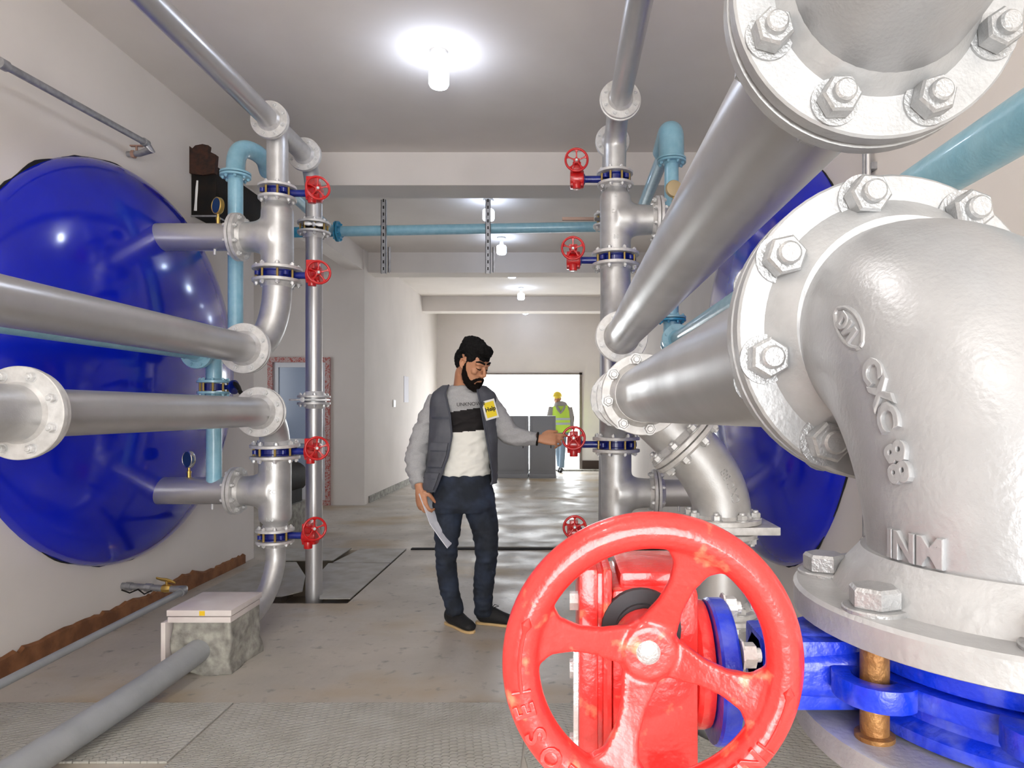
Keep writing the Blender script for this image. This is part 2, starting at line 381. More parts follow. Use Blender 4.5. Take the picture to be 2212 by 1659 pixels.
# ground outside the far doorway
struct('ground_outside', MB().box((-12, 15.42, -.12), (12, 60, -.02)), M['ground'], smooth=0)

# ---------------------------------------------------------------- steel covers over the floor pits
def cover(poly, z, m, label, t=.008):
    o = MB().prism(poly, z, z+t).build('floor_plate', M[m], org=(poly[0][0], poly[0][1], z), smooth=0)
    return tag(o, label, 'floor plate', 'steel floor covers')
cover([(XL+.03, 2.565), (-1.508, 2.565), (-1.508, 3.085), (XL+.03, 3.085)], .001, 'tread', 'dusty tread plate lying under the sloping grey floor pipe')
cover([(-1.495, 2.50), (-.155, 2.50), (-.155, 3.085), (-1.495, 3.085)], .001, 'tread', 'wide tread plate in the open floor in front of the man')
mb = MB()                                   # plate with a round hole for the big pipe
hx, hy, n = .70, 2.84, 48; rect = []
x0, x1, y0, y1 = -.145, 1.2, 2.50, 3.085
ring = [(hx+.15*math.cos(2*PI*i/n), hy+.15*math.sin(2*PI*i/n)) for i in range(n)]
for i in range(n):
    c, s_ = math.cos(2*PI*i/n), math.sin(2*PI*i/n); t = min(((x1-hx)/c if c > 0 else (x0-hx)/c) if abs(c) > 1e-6 else 9e9, ((y1-hy)/s_ if s_ > 0 else (y0-hy)/s_) if abs(s_) > 1e-6 else 9e9)
    rect.append((hx+c*t, hy+s_*t))
vs = [(x, y, z) for z in (.001, .009) for x, y in ring+rect]; fs = []
for i in range(n):
    j = (i+1) % n
    fs += [(i, n+i, n+j, j), (2*n+i, 2*n+j, 3*n+j, 3*n+i), (i, j, 2*n+j, 2*n+i), (n+i, 3*n+i, 3*n+j, n+j)]
mb.add(vs, fs); tag(mb.build('floor_plate', M['tread'], org=(.5, 2.8, 0), smooth=0), 'tread plate with a round hole around the big vertical pipe', 'floor plate', 'steel floor covers')
cover([(-1.73, 4.80), (-1.51, 4.80), (-1.51, 5.90), (-2.05, 5.90), (-2.0, 5.55)], .001, 'plate', 'steel cover right of the thin floor-to-ceiling pipe, cut slanting')
cover([(-2.02, 5.93), (-1.51, 5.93), (-1.51, 6.53), (-1.95, 6.53)], .001, 'plate', 'small square steel cover behind the slanting one')
cover([(-2.66, 4.86), (-2.02, 4.86), (-1.93, 5.0), (-2.08, 5.45), (-2.35, 5.95), (-2.66, 5.95)], .001, 'plate', 'steel cover between the left wall and the open pit slot')
cover([(-2.66, 6.02), (-2.05, 6.02), (-2.05, 6.56), (-2.66, 6.56)], .001, 'plate', 'steel cover at the corner end of the left wall')
tag(MB().box((-1.46, 6.50, .001), (1.3, 6.56, .012)).build('cover_strip', M['dark'], org=(0, 6.5, 0), smooth=0), 'long dark joint strip across the floor behind the man', 'joint strip')
tag(MB().box((-1.2, 6.57, .001), (1.3, 6.82, .02)).build('floor_plate', M['plate'], org=(0, 6.7, 0), smooth=0), 'long brownish steel cover behind the joint strip', 'floor plate', 'steel floor covers')

# ---------------------------------------------------------------- ceiling lamps
LB = ['ceiling bulb nearest the camera, with a bright halo on the ceiling', 'bulb behind the first beam, partly hidden by a hanging bracket', 'bare bulb hanging just above the pale blue cross pipe level, by the second bracket',
      'bulb just beyond the second beam, its holder hidden', 'bare bulb in front of the last beam with its holder in view', 'farthest bulb, under the last beam near the far wall']
for (x, y), lb in zip(BULBS, ['bulb behind the camera end of the room', 'bulb on the ceiling just above the camera view']+LB):
    t = thing('ceiling_light', lb, 'ceiling light', (x, y, ZC), 'bare bulbs along the ceiling')
    MB().lathe((x, y, ZC), (0, 0, -1), [(.058, 0), (.058, .018), (.045, .03), (.024, .032)]).build('ceiling_rose', M['white'], t)
    MB().lathe((x, y, ZC-.028), (0, 0, -1), [(.022, 0), (.024, .05), (.03, .07), (.028, .075)]).build('bulb_holder', M['white'], t)
    MB().lathe((x, y, ZC-.092), (0, 0, -1), [(.022, 0), (.03, .012), (.058, .022), (.064, .035), (.064, .115), (.056, .132), (.03, .14), (.001, .142)]).build('bulb', M['bulbnear' if y < 3 else 'bulb' if y < 6 else 'bulbfar'], t)

# ---------------------------------------------------------------- tanks behind the walls
def tank(x, sx, label):
    mb = MB(); n, m = 96, 40; prof = []
    for i in range(m+1):
        th = PI/2*i/m; prof.append((RT*math.cos(th), TB*math.sin(th)))
    prof[-1] = (.0005, TB); prof.insert(0, (RT, -.004))
    mb.lathe((x, YT, H+.29), (sx, 0, 0), prof, n)
    t = mb.build('water_tank', M['tank'], org=(x, YT, 0), smooth=60); tag(t, label, 'tank', 'blue tanks bulging through the walls'); return t
tank(XL, 1, 'huge domed blue tank end bulging from the left wall')
tank(XR, -1, 'huge domed blue tank end bulging from the right wall, behind the big valve')
def tank_x(z, y=4.27):                      # how far the dome stands out of the wall there
    q = 1-((z-.29)/RT)**2-((y-YT)/RT)**2; return TB*math.sqrt(max(q, .02))
# ================================================================ PIPEWORK
DN = {100: dict(r=.059, od=.232, bc=.186, t=.018, b=.0085), 150: dict(r=.086, od=.300, bc=.247, t=.021, b=.0105),
      200: dict(r=.112, od=.332, bc=.283, t=.023, b=.0155), 80: dict(r=.045, od=.196, bc=.156, t=.016, b=.0075)}
def nut_mesh(s, stud=True, m='nut', fine=False):
    mb = MB(); k = 24 if fine else 10
    mb.lathe((0, 0, 0), (0, 0, 1), [(1.72*s, 0), (1.72*s, .22*s)], k)                      # washer
    mb.lathe((0, 0, .22*s), (0, 0, 1), [(1.30*s, 0), (1.40*s, .12*s), (1.40*s, 1.25*s), (1.22*s, 1.45*s)] if fine else [(1.38*s, 0), (1.38*s, 1.35*s)], 6)
    if stud: mb.lathe((0, 0, 1.4*s), (0, 0, 1), [(.78*s, 0), (.78*s, .75*s), (.62*s, .9*s)] if fine else [(.75*s, 0), (.75*s, .8*s)], k)
    return mb.mesh('bolt', M[m], smooth=30)
NUTS = {}
def nut(s, stud=True, m='nut', fine=False):
    k = (s, stud, m, fine)
    if k not in NUTS: NUTS[k] = nut_mesh(s, stud, m, fine)
    return NUTS[k]
def bolts(parent, c, ax, bc, n, s, ph=.5, stud=True, m='nut', fine=False, spin=0.):
    ax = V(ax).normalized(); Rm = ax.to_track_quat('Z', 'Y').to_matrix(); me = nut(s, stud, m, fine)
    for i in range(n):
        a = 2*PI*(i+ph)/n; p = V(c)+Rm @ V((bc/2*math.cos(a), bc/2*math.sin(a), 0))
        inst('bolt', me, parent, p, Rm.to_4x4() @ Matrix.Rotation(a*1.7+spin, 4, 'Z'))
def flange(parent, c, ax, dn, m='flange', n=8, ph=.5, neck=.03, bolt=True, od=None, bm='nut', fine=False, gasket=False, hr=1.10, bs=None):
    """c: mating face; ax: from the face back along the pipe"""
    if m == 'flangenear' and bm == 'nut': bm = 'nutnear'
    d = DN[dn]; R = (od or d['od'])/2; t = d['t']; ax = V(ax).normalized(); k = R/(d['od']/2); b = t*.12
    mb = MB(); mb.lathe(c, ax, [(d['r']*.9, 0), (d['bc']/2*.80, 0), (d['bc']/2*.80, .0015), (R-b, .0015), (R, b), (R, t-b), (R-b, t), (d['r']*hr+.010, t), (d['r']*hr+.002, t+neck*.45), (d['r']*1.01, t+neck)], 64 if fine or dn > 100 else 40)
    f = mb.build('flange', M[m], parent)
    if gasket: MB().lathe(V(c)-ax*.0016, ax, [(d['r']*.9, 0), (d['bc']/2*.9, 0), (d['bc']/2*.9, .003), (d['r']*.9, .003)], 40).build('gasket', M['gasket'], f)
    if bolt: bolts(f, V(c)+ax*t, ax, d['bc']*k, n, bs or d['b'], ph, True, bm, fine)
    return f
def pipe_run(label, p0, p1, dn, m='pipe', f0=True, f1=True, group=None, name='steel_pipe', cat='pipe', r=None, fm='flange', bm='nut', kw0={}, kw1={}):
    p0, p1 = V(p0), V(p1); ax = (p1-p0).normalized(); t = thing(name, label, cat, (p0+p1)/2 if not f0 else p0, group)
    MB().cyl(p0, p1, r or DN[dn]['r'], 48).build('pipe_body', M[m], t)
    if f0: flange(t, p0, ax, dn, fm, bm=bm, **kw0)
    if f1: flange(t, p1, -ax, dn, **{**dict(m=fm, bm=bm), **kw1})
    return t
def bend(label, pts, dn, m='cast', f0=None, f1=None, group=None, rad=None, name='pipe_elbow', fm='flange', kw={}, bm='nut', cat='pipe bend'):
    """f0,f1: dn of the flanges at the ends"""
    t = thing(name, label, cat, pts[0], group); r = rad or DN[dn]['r']*1.04
    MB().tube(pts, r, 44).build('elbow_body', M[m], t)
    a0 = (V(pts[1])-V(pts[0])).normalized(); a1 = (V(pts[-2])-V(pts[-1])).normalized()
    if f0: flange(t, pts[0], a0, f0, fm, bm=bm, **kw)
    if f1: flange(t, pts[-1], a1, f1, fm, bm=bm, **kw)
    return t
def tee(label, c, up, dn_l, br, brl, dn, dz0, dz1, dn0, dn1, group=None, m='cast', brdn=None, br2=None, vox=.006):
    """vertical (or axis 'up') tee: run from c+up*dz0 to c+up*dz1, branch along br of length brl"""
    c = V(c); up = V(up).normalized(); br = V(br).normalized(); t = thing('pipe_tee', label, 'pipe tee', c, group)
    r = DN[dn]['r']*1.12+.002; brdn = brdn or dn; rb = DN[brdn]['r']*1.06; mb = MB()
    r0, r1 = DN[dn0]['r']*1.12, DN[dn1]['r']*1.12
    def half(dz, rr):
        s = 1 if dz > 0 else -1; L = abs(dz)
        mb.lathe(c, up*s, [(.001, -.02), (r, -.02), (r, L-.075), (rr if rr < r*.9 else r, L-.045), (rr if rr < r*.9 else r, L+.012), (.001, L+.012)], 48)
    half(dz0, r0); half(dz1, r1)
    mb.lathe(c, br, [(.001, 0), (rb*1.25, 0), (rb*1.18, r), (rb*1.08, r+.03), (rb*1.02, brl*.8), (rb, brl+.012), (.001, brl+.012)], 48)
    sd = up.cross(br); n = 32; vs = []; K = 9; R_ = .085   # flare that becomes the fillet between run and branch
    for i in range(K):
        q = i/(K-1); dist = r*.35+(r*.65+R_*.9)*q; g = max(0, 1-(dist-r*.55)/(r*.45+R_)); hh = rb+R_*(1-math.sqrt(max(0, 1-g*g)))*1.15; ww = min(rb*(1+.10*g), r*.97)
        for a in range(n):
            a_ = 2*PI*a/n; vs.append(c+br*dist+up*(hh*math.cos(a_))+sd*(ww*math.sin(a_)))
    mb.add(vs, [(i*n+a, i*n+(a+1) % n, (i+1)*n+(a+1) % n, (i+1)*n+a) for i in range(K-1) for a in range(n)]+[tuple(range(n))[::-1], tuple((K-1)*n+a for a in range(n))])
    mb.build('tee_body', M[m], t, mods=RM(vox, 32, .7))
    flange(t, c+up*dz0, -up*(1 if dz0 > 0 else -1), dn0); flange(t, c+up*dz1, -up*(1 if dz1 > 0 else -1), dn1)
    flange(t, c+br*brl, -br, brdn, gasket=True)
    return t
def wheel_mesh(R, rr, nsp, dish, ph, vox, hub, m, wf=1.0, sm=6):
    """hand wheel in the XY plane, axle towards +Z (viewer side); the hub lies dish behind the rim"""
    mb = MB(); n = 72
    mb.tube([V((math.cos(2*PI*i/n)*(R-rr), math.sin(2*PI*i/n)*(R-rr), 0)) for i in range(n+1)], rr, 16, cap=False)
    for k in range(nsp):
        a = ph[k] if hasattr(ph, '__len__') else ph+2*PI*k/nsp
        c, s_ = math.cos(a), math.sin(a); L = R-rr; P = []; Wd = []
        for q, wd in ((.0, .24), (.22, .20), (.42, .135), (.60, .13), (.76, .19), (.90, .36), (.985, .56)):
            P.append((q*L, -dish*(1-q)**1.3 if q < 1 else 0)); Wd.append(wd*R*wf)
        vs = []; fs = []
        for (q, z), wd in zip(P, Wd):
            th = rr*.42
            for sgn, zz in ((-1, -th), (1, -th), (1, th), (-1, th)):
                bendr = -(.5*wd*sgn)**2/(2*L) if q > .8*L else 0
                x, y = q+bendr, sgn*wd/2
                vs.append((x*c-y*s_, x*s_+y*c, z+zz))
        m_ = len(P)
        for i in range(m_-1):
            for j in range(4): fs.append((i*4+j, i*4+(j+1) % 4, i*4+4+(j+1) % 4, i*4+4+j))
        fs += [(0, 1, 2, 3), tuple((m_-1)*4+j for j in (3, 2, 1, 0))]
        mb.add(vs, fs)
    mb.lathe((0, 0, -dish-rr*1.3), (0, 0, 1), [(hub, 0), (hub, rr*2.2), (hub*.8, rr*2.6)], 28)
    o = mb.build('w', M[m], mods=RM(vox, sm, .6)); me = o.data; bpy.data.objects.remove(o); return me
WSM = wheel_mesh(.076, .0075, 5, .012, PI/2, .0018, .017, 'red', wf=.85, sm=2)
GB = None
def gearbox_mesh():
    mb = MB(); mb.box((-.040, -.040, -.052), (.040, .040, .040)); mb.lathe((0, .0, 0), (1, 0, 0), [(.040, -.042), (.056, -.040), (.056, .040), (.05, .046)], 28)
    mb.box((-.026, -.075, .03), (.026, .045, .085)); mb.cyl((0, -.04, -.075), (0, -.04, -.03), .026, 18)
    return mb
def valve(label, c, dn, side, box_dx, wheel_dx, wheel_dz, wn=(0, -1, 0), group='red-wheeled butterfly valves', studs=8, hgt=.052):
    """wafer valve; its neck runs along X (side = +-1) to a red gearbox with hand wheel"""
    c = V(c); d = DN[dn]; t = thing('butterfly_valve', label, 'valve', c, group); Rb = d['bc']/2
    mb = MB(); mb.lathe(c, (0, 0, 1), [(.001, -hgt/2), (Rb-.012, -hgt/2), (Rb-.012, -hgt/2+.008), (Rb-.020, -hgt/2+.012), (Rb-.020, hgt/2-.012), (Rb-.012, hgt/2-.008), (Rb-.012, hgt/2), (.001, hgt/2)], 44)
    mb.lathe(c+V((-side*(Rb-.03), 0, 0)), (-side, 0, 0), [(.02, 0), (.02, .032), (.014, .036)], 16)
    for a in (.25, .75, 1.25, 1.75): mb.lathe(c+V((Rb*math.cos(a*PI), Rb*math.sin(a*PI), -.012)), (0, 0, 1), [(.017, 0), (.017, .024)], 12)
    mb.build('valve_body', M['navy'], t, bevel=0)
    g = c+V((box_dx, 0, 0)); x0 = c.x+side*(Rb-.035)
    MB().lathe((x0, c.y, c.z), (side, 0, 0), [(.026, 0), (.022, .03), (.022, abs(g.x-x0)-.055), (.034, abs(g.x-x0)-.05), (.034, abs(g.x-x0)-.036)], 20).build('valve_neck', M['navy'], t)
    for i in range(studs):
        a = 2*PI*(i+.5)/studs
        inst('stud', STUD, t, c+V((Rb*math.cos(a), Rb*math.sin(a), -hgt/2)))
    wz = 1 if wheel_dz >= 0 else -1
    gm = GBM; go = inst('gearbox', gm, t, g, Matrix.Diagonal((side, 1, 1, 1)).to_3x3().to_4x4() if False else None)
    wn = V(wn).normalized(); wc = c+V((wheel_dx, 0, wheel_dz))+V((0, -.105, 0))
    base = V((g.x, g.y-.03, c.z+wheel_dz))
    s0 = MB(); s0.cyl(base, wc, .011, 14); s0.lathe(base, wc-base, [(.022, -.01), (.022, .045), (.014, .06)], 18); s0.build('worm_shaft', M['red'], t)
    Rw = wn.to_track_quat('Z', 'Y').to_matrix().to_4x4()
    wo = inst('handwheel', WSM, t, wc, Rw)
    inst('hub_bolt', HUB, wo, wc+wn*.004, Rw)
    return t
STUD = MB().cyl((0, 0, 0), (0, 0, .052), .0075, 10).mesh('stud', M['stud'])
HUB = MB().lathe((0, 0, -.014), (0, 0, 1), [(.010, 0), (.010, .012), (.006, .016)], 14).mesh('hub_bolt', M['nut'])
GBM = gearbox_mesh().mesh('gearbox', M['red'], bevel=.005)

def column(XC, xlow, side, words):
    """one wall's pipe tree; side=+1: the tank is at +X"""
    L = words; s = side
    return L
def tee_text(t, c, r, s, dz, size, side=0., m='cast'):   # raised foundry letters on the front of a round casting
    tx = text_mesh(s, size, .004); out = []
    for q in tx.v:
        a = side+q.x/r; out.append(V((c[0]+(r+.003+q.z)*math.sin(a), c[1]-(r+.003+q.z)*math.cos(a), c[2]+dz+q.y)))
    tx.v = out; return tx.build('embossed_text', M[m], t, smooth=0)
# ---------------------------------------------------------------- left pipe tree
X1, Y1 = -1.807, 4.27; Z = lambda v: H+v
X2 = X1-.015
grp = None
# upper run: pipe above, tee piece and bend to the thin column
pipe_run('silver overhead pipe running up to the left pipe tree', (X1, 4.16, Z(1.80)), (X1, .2, Z(1.80)), 100, f1=False, r=.061)
t = thing('pipe_tee', 'topmost silver tee of the left pipe tree with two round flanges', 'pipe tee', (X1, Y1+.1, Z(1.8)))
mb = MB(); mb.cyl((X1, 4.17, Z(1.80)), (X1, 4.70, Z(1.80)), .063, 40); mb.tube(elbow_path((X1, 4.20, Z(1.80)), (X1, Y1+.02, Z(1.80)), (X1, Y1, Z(1.60))), .064, 40)
mb.tube(crom([(X1, Y1+.0, Z(1.70)), (X1, Y1, Z(1.60)), (X1, Y1, Z(1.45)), (X1, Y1, Z(1.415))], 4), .066, 40)
mb.build('tee_body', M['cast'], t, mods=RM(.006, 26, .7)); flange(t, (X1, 4.16, Z(1.80)), (0, 1, 0), 100, bolt=False); flange(t, (X1, 4.72, Z(1.80)), (0, -1, 0), 100); flange(t, (X1, Y1, Z(1.409)), (0, 0, 1), 100)
C2 = 4.90
bend('silver bend from the top tee down to the thin left column', elbow_path((X1, 4.722, Z(1.80)), (X1, C2, Z(1.80)), (X1, C2, Z(1.50))), 100, f0=100, rad=.058)
t = pipe_run('upper length of the thin left column, behind two red wheels', (X1, C2, Z(1.51)), (X1, C2, Z(1.355)), 100, f0=False)
t = pipe_run('long middle length of the thin left column', (X1, C2, Z(1.305)), (X1, C2, Z(.092)), 100)
t = pipe_run('bottom length of the thin left column, entering the floor slot', (X1, C2, Z(.062)), (X1, C2, -.25), 100, f1=False)
def lever_valve(c, label, hm, hdir, L, flat=True):
    c = V(c); t = thing('lever_valve', label, 'valve', c, 'lever valves on the thin columns')
    MB().lathe(c, (0, 0, 1), [(.001, -.024), (.075, -.024), (.078, -.01), (.078, .01), (.075, .024), (.001, .024)], 32).build('valve_body', M['black'], t)
    for i in range(8): inst('stud', STUD, t, c+V((.093*math.cos(PI*(i+.5)/4), .093*math.sin(PI*(i+.5)/4), -.026)))
    hdir = V(hdir).normalized(); a = c+hdir*.07
    mb = MB(); mb.cyl(a, a+hdir*.05, .014, 14); mb.build('lever_spindle', M['galv'], t)
    return t, a+hdir*.05
t, a = lever_valve((X1, C2, Z(1.33)), 'black wafer valve with butterfly-shaped silver lever on the thin left column', 'nut', (.35, -1, 0), .1)
mb = MB(); u = V((1, .35, 0)).normalized()
mb.tube([a-u*.062, a-u*.035, a-u*.012, a, a+u*.012, a+u*.035, a+u*.062], [.012, .016, .008, .020, .008, .016, .012], 12, asp=.5, up=(0, 0, 1)); mb.build('lever', M['nut'], t)
t = thing('lever_valve', 'flat silver valve with long thin lever plate, mid-height on the thin left column', 'valve', (X1, C2, Z(.077)), 'lever valves on the thin columns')
MB().lathe((X1, C2, Z(.062)), (0, 0, 1), [(.085, 0), (.085, .03)], 32).build('valve_body', M['cast'], t)
mb = MB(); mb.box((X1-.13, C2-.135, Z(.070)), (X1+.155, C2-.105, Z(.084))); mb.lathe((X1-.03, C2-.135, Z(.077)), (0, -1, 0), [(.018, 0), (.018, .012)], 16); mb.build('lever', M['nut'], t, bevel=.002)
# column one
WL = (.55, -1, 0)
valve('topmost red-wheeled valve of the left pipe tree', (X1, Y1, Z(1.382)), 100, 1, .235, .295, .0, WL)
T_ = tee('silver tee joining the upper tank nozzle on the left', (X1, Y1, Z(1.103)), (0, 0, 1), 0, (-1, 0, 0), .247, 150, .252, -.215, 100, 150)
valve('second valve from the top of the left pipe tree', (X1, Y1, Z(.859)), 150, 1, .235, .300, .0, WL)
XP = -1.895
bend('silver bend curving from second left valve to the sloping big pipe', [V((X1, Y1, Z(.832)))]+bez((X1, Y1, Z(.80)), (X1, Y1, Z(.56)), (XP, 4.27, Z(.372)), (XP, 4.02, Z(.372)), 20), 150, f0=150, f1=150, rad=.088, kw=dict(bolt=True))
pipe_run('upper big silver pipe sloping across the left tank', (XP, 4.018, Z(.372)), (XP, .15, Z(.372)), 150, f1=False, r=.088)
bend('silver bend under the level big pipe, above the third left valve', elbow_path((X1, 4.02, Z(-.008)), (X2, Y1, Z(-.008)), (X2, Y1, Z(-.232))), 150, f0=150, f1=150)
pipe_run('lower big silver pipe running level across the left tank', (X1, 4.018, Z(-.008)), (X1-.01, 2.265, Z(-.008)), 150, kw1=dict(fine=True))
t = bend('short wide silver pipe piece at the left picture edge', [V((X1-.01, 2.262, Z(-.008))), V((X1-.012, 2.1, Z(-.008))), V((X1-.02, 1.8, Z(-.01))), V((X1-.03, 1.5, Z(-.01)))], 150, f0=150, rad=.096, kw=dict(fine=True, od=.315))
valve('third valve of the left pipe tree, below the level pipe', (X2, Y1, Z(-.259)), 150, 1, .240, .305, .025, WL)
T_ = tee('silver tee joining the lower tank nozzle on the left', (X2, Y1, Z(-.509)), (0, 0, 1), 0, (-1, 0, 0), .247, 150, .223, -.258, 150, 100)
for w_, dz, sz in (('150', .15, .034), ('CXC', .0, .036), ('150', -.17, .034)): tee_text(T_, (X2, Y1, Z(-.509)), .0955, w_, dz, sz, .05)
valve('lowest valve of the left pipe tree, just above the floor', (X2, Y1, Z(-.794)), 100, 1, .225, .29, .06, (.75, -1, 0))
bend('silver pipe bending down to the concrete block on the floor', [V((X2, Y1, Z(-.821)))]+crom([(X2, Y1, Z(-.85)), (X2+.005, Y1-.01, Z(-.97)), (X2-.005, Y1-.10, Z(-1.12)), (X2-.03, Y1-.26, Z(-1.22)), (X2-.055, 3.80, Z(-1.23))], 6), 100, f0=100, rad=.060)
def nozzle(sx, xf, z, label, group='tank nozzles', bore=.086):
    x_w = (XL+tank_x(z)) if sx < 0 else (XR-tank_x(z))
    t = thing('tank_nozzle', label, 'pipe', (xf, Y1, Z(z)), group)
    MB().cyl((xf, Y1, Z(z)), (x_w+sx*.02, Y1, Z(z)), bore, 48).build('pipe_body', M['pipe'], t); flange(t, (xf, Y1, Z(z)), (sx, 0, 0), 150)
    MB().cyl((xf+sx*.14, Y1-.02, Z(z)-bore-.03), (xf+sx*.14, Y1-.02, Z(z)-bore+.01), .008, 10).build('drain_plug', M['nut'], t)
    return t
nozzle(-1, X1-.249, 1.103, 'upper silver nozzle pipe from the left tank'); nozzle(-1, X2-.249, -.509, 'lower silver nozzle pipe from the left tank')
def gauge(c, face, label, facem='gface', rimm='brass'):
    c = V(c); f = V(face).normalized(); top = c+V((0, 0, .115)); t = thing('pressure_gauge', label, 'gauge', c, 'round pressure gauges')
    mb = MB(); mb.cyl(c, c+V((0, 0, .028)), .012, 12); mb.lathe(c+V((0, 0, .028)), (0, 0, 1), [(.014, 0), (.014, .012), (.008, .014), (.008, .05)], 12); mb.build('gauge_stem', M['brass'], t)
    MB().lathe(top-f*.014, f, [(.03, -.002), (.05, 0), (.054, .006), (.054, .026), (.050, .030), (.046, .026)], 36).build('gauge_case', M[rimm], t)
    MB().lathe(top+f*.0105, f, [(.0475, 0), (.0475, .003)], 36).build('gauge_glass', M[facem], t)
gauge((-2.185, Y1, Z(1.103+.084)), (-.55, -.83, 0), 'dark-faced pressure gauge on the upper left tank nozzle')
gauge((-2.37, Y1, Z(-.509+.084)), (-.5, -.86, 0), 'chrome-rimmed pressure gauge on the lower left tank nozzle', rimm='chrome')

# ---------------------------------------------------------------- right pipe tree
XA, YA = .347, 4.27
pipe_run('silver overhead pipe above the right pipe tree', (XA, 3.96, Z(1.835)), (XA+.003, .2, Z(1.835)), 100, f1=False, r=.062)
t = thing('pipe_tee', 'topmost silver tee of the right pipe tree', 'pipe tee', (XA, YA, Z(1.835)))
mb = MB(); mb.cyl((XA, 3.965, Z(1.835)), (XA, 4.575, Z(1.835)), .062, 40); mb.tube(elbow_path((XA, 4.0, Z(1.835)), (XA-.005, 4.25, Z(1.835)), (XA-.005, YA, Z(1.66))), .068, 40); mb.cyl((XA-.005, YA, Z(1.72)), (XA-.008, YA, Z(1.505)), .071, 40)
mb.build('tee_body', M['cast'], t, mods=RM(.006, 8)); flange(t, (XA, 3.96, Z(1.835)), (0, 1, 0), 100, bolt=False, od=.245); flange(t, (XA, 4.58, Z(1.835)), (0, -1, 0), 100); flange(t, (XA-.008, YA, Z(1.499)), (0, 0, 1), 100)
CB = 4.80
bend('silver bend at the head of the thin right column', elbow_path((XA, 4.582, Z(1.835)), (XA, CB, Z(1.835)), (XA, CB, Z(1.5))), 100, f0=100)
pipe_run('upper length of the thin right column, mostly hidden', (XA, CB, Z(1.5)), (XA, CB, Z(1.385)), 100, f0=False)
pipe_run('lower length of the thin right column, behind the thick one', (XA-.006, CB, Z(1.325)), (XA-.03, CB, 0.0), 100, f1=False)
t, a = lever_valve((XA, CB, Z(1.355)), 'wafer valve with long brown lever on the thin right column', 'galv', (-1, -.5, 0), .2)
mb = MB(); mb.box((a.x-.235, a.y-.012, a.z-.011), (a.x-.01, a.y+.012, a.z+.011)); mb.build('lever', mat('brown_lever', (.36, .24, .19), .6), t, bevel=.003)
valve('topmost red-wheeled valve of the right pipe tree', (XA-.006, YA, Z(1.471)), 100, -1, -.245, -.248, .085)
T_ = tee('silver tee feeding the right tank, embossed with casting marks', (XA-.004, YA, Z(1.212)), (0, 0, 1), 0, (1, 0, 0), .272, 150, .231, -.229, 100, 150)
for w_, dz, sz in (('2', .13, .036), ('DN', .03, .034), ('88', -.13, .036)): tee_text(T_, (XA-.004, YA, Z(1.212)), .0955, w_, dz, sz, -.05)
valve('second red-wheeled valve of the right pipe tree', (XA-.004, YA, Z(.956)), 150, -1, -.27, -.272, .052)
bend('thick silver column bending out to the slanting big pipe', elbow_path((XA-.004, YA, Z(.929)), (XA-.004, YA, Z(.34)), (XA, 3.88, Z(.427))), 150, f0=150, f1=150, rad=.096, kw=dict(od=.305))
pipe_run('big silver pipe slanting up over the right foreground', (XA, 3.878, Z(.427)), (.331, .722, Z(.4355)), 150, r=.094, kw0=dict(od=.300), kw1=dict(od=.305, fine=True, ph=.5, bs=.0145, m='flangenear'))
ne = elbow_path((.331, .718, Z(.4355)), (.331, .475, Z(.4355)), (.331, .475, Z(.70)), 24)
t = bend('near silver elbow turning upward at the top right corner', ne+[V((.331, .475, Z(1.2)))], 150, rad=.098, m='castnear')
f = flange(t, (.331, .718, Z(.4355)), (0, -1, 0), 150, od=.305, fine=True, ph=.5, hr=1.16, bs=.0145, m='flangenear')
tt = thing('steel_pipe', 'foremost silver pipe from the right tree to the near elbow', 'pipe', (.327, 2.73, Z(.066)))
MB().cyl((.327, 2.73, Z(.066)), (.3546, .745, Z(.088)), .112, 64).build('pipe_body', M['pipe'], tt)
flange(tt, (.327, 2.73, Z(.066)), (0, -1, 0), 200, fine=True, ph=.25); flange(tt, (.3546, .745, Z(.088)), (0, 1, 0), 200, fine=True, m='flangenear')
# tee at its far end, leading to the column and to the vertical pipe
TC = V((.327, 2.93, Z(.066))); dg = V((1, 0, -1)).normalized()
t = thing('pipe_tee', 'silver three-way fitting behind the foremost pipe, one flange tilted', 'pipe tee', TC)
mb = MB(); mb.cyl(TC+V((0, -.195, 0)), TC+V((0, .255, 0)), .115, 48); mb.lathe(TC, dg, [(.001, 0), (.125, 0), (.118, .15), (.115, .285), (.001, .285)], 48)
mb.build('tee_body', M['cast'], t, mods=RM(.007, 26, .7)); flange(t, TC+V((0, -.198, 0)), (0, 1, 0), 200, bolt=False); flange(t, TC+V((0, .26, 0)), (0, -1, 0), 200, od=.325)
flange(t, TC+dg*.289, -dg, 200, fine=True, gasket=True)
pipe_run('short silver pipe between the three-way fitting and the right column', TC+V((0, .262, 0)), (XA-.015, 3.87, Z(.07)), 200, kw0=dict(od=.325))
bend('silver elbow down to the valve the man holds', elbow_path((XA-.015, 3.872, Z(.07)), (XA, YA+.02, Z(.07)), (XA, YA, Z(-.188))), 200, f0=200, f1=150, rad=.108)
XV = .70
p0 = TC+dg*.291
cp = [p0]+bez(p0+dg*.03, p0+dg*.16, (XV, 2.93, Z(-.36)), (XV, 2.93, Z(-.455)), 16)+[V((XV, 2.93, Z(-.485)))]
t = bend('stout silver bend above the big floor pipe, embossed with letters', cp, 200, f0=200, f1=200, rad=.125, kw=dict(fine=True))
tx = text_mesh('CXC 88', .054, .005); tx2 = []
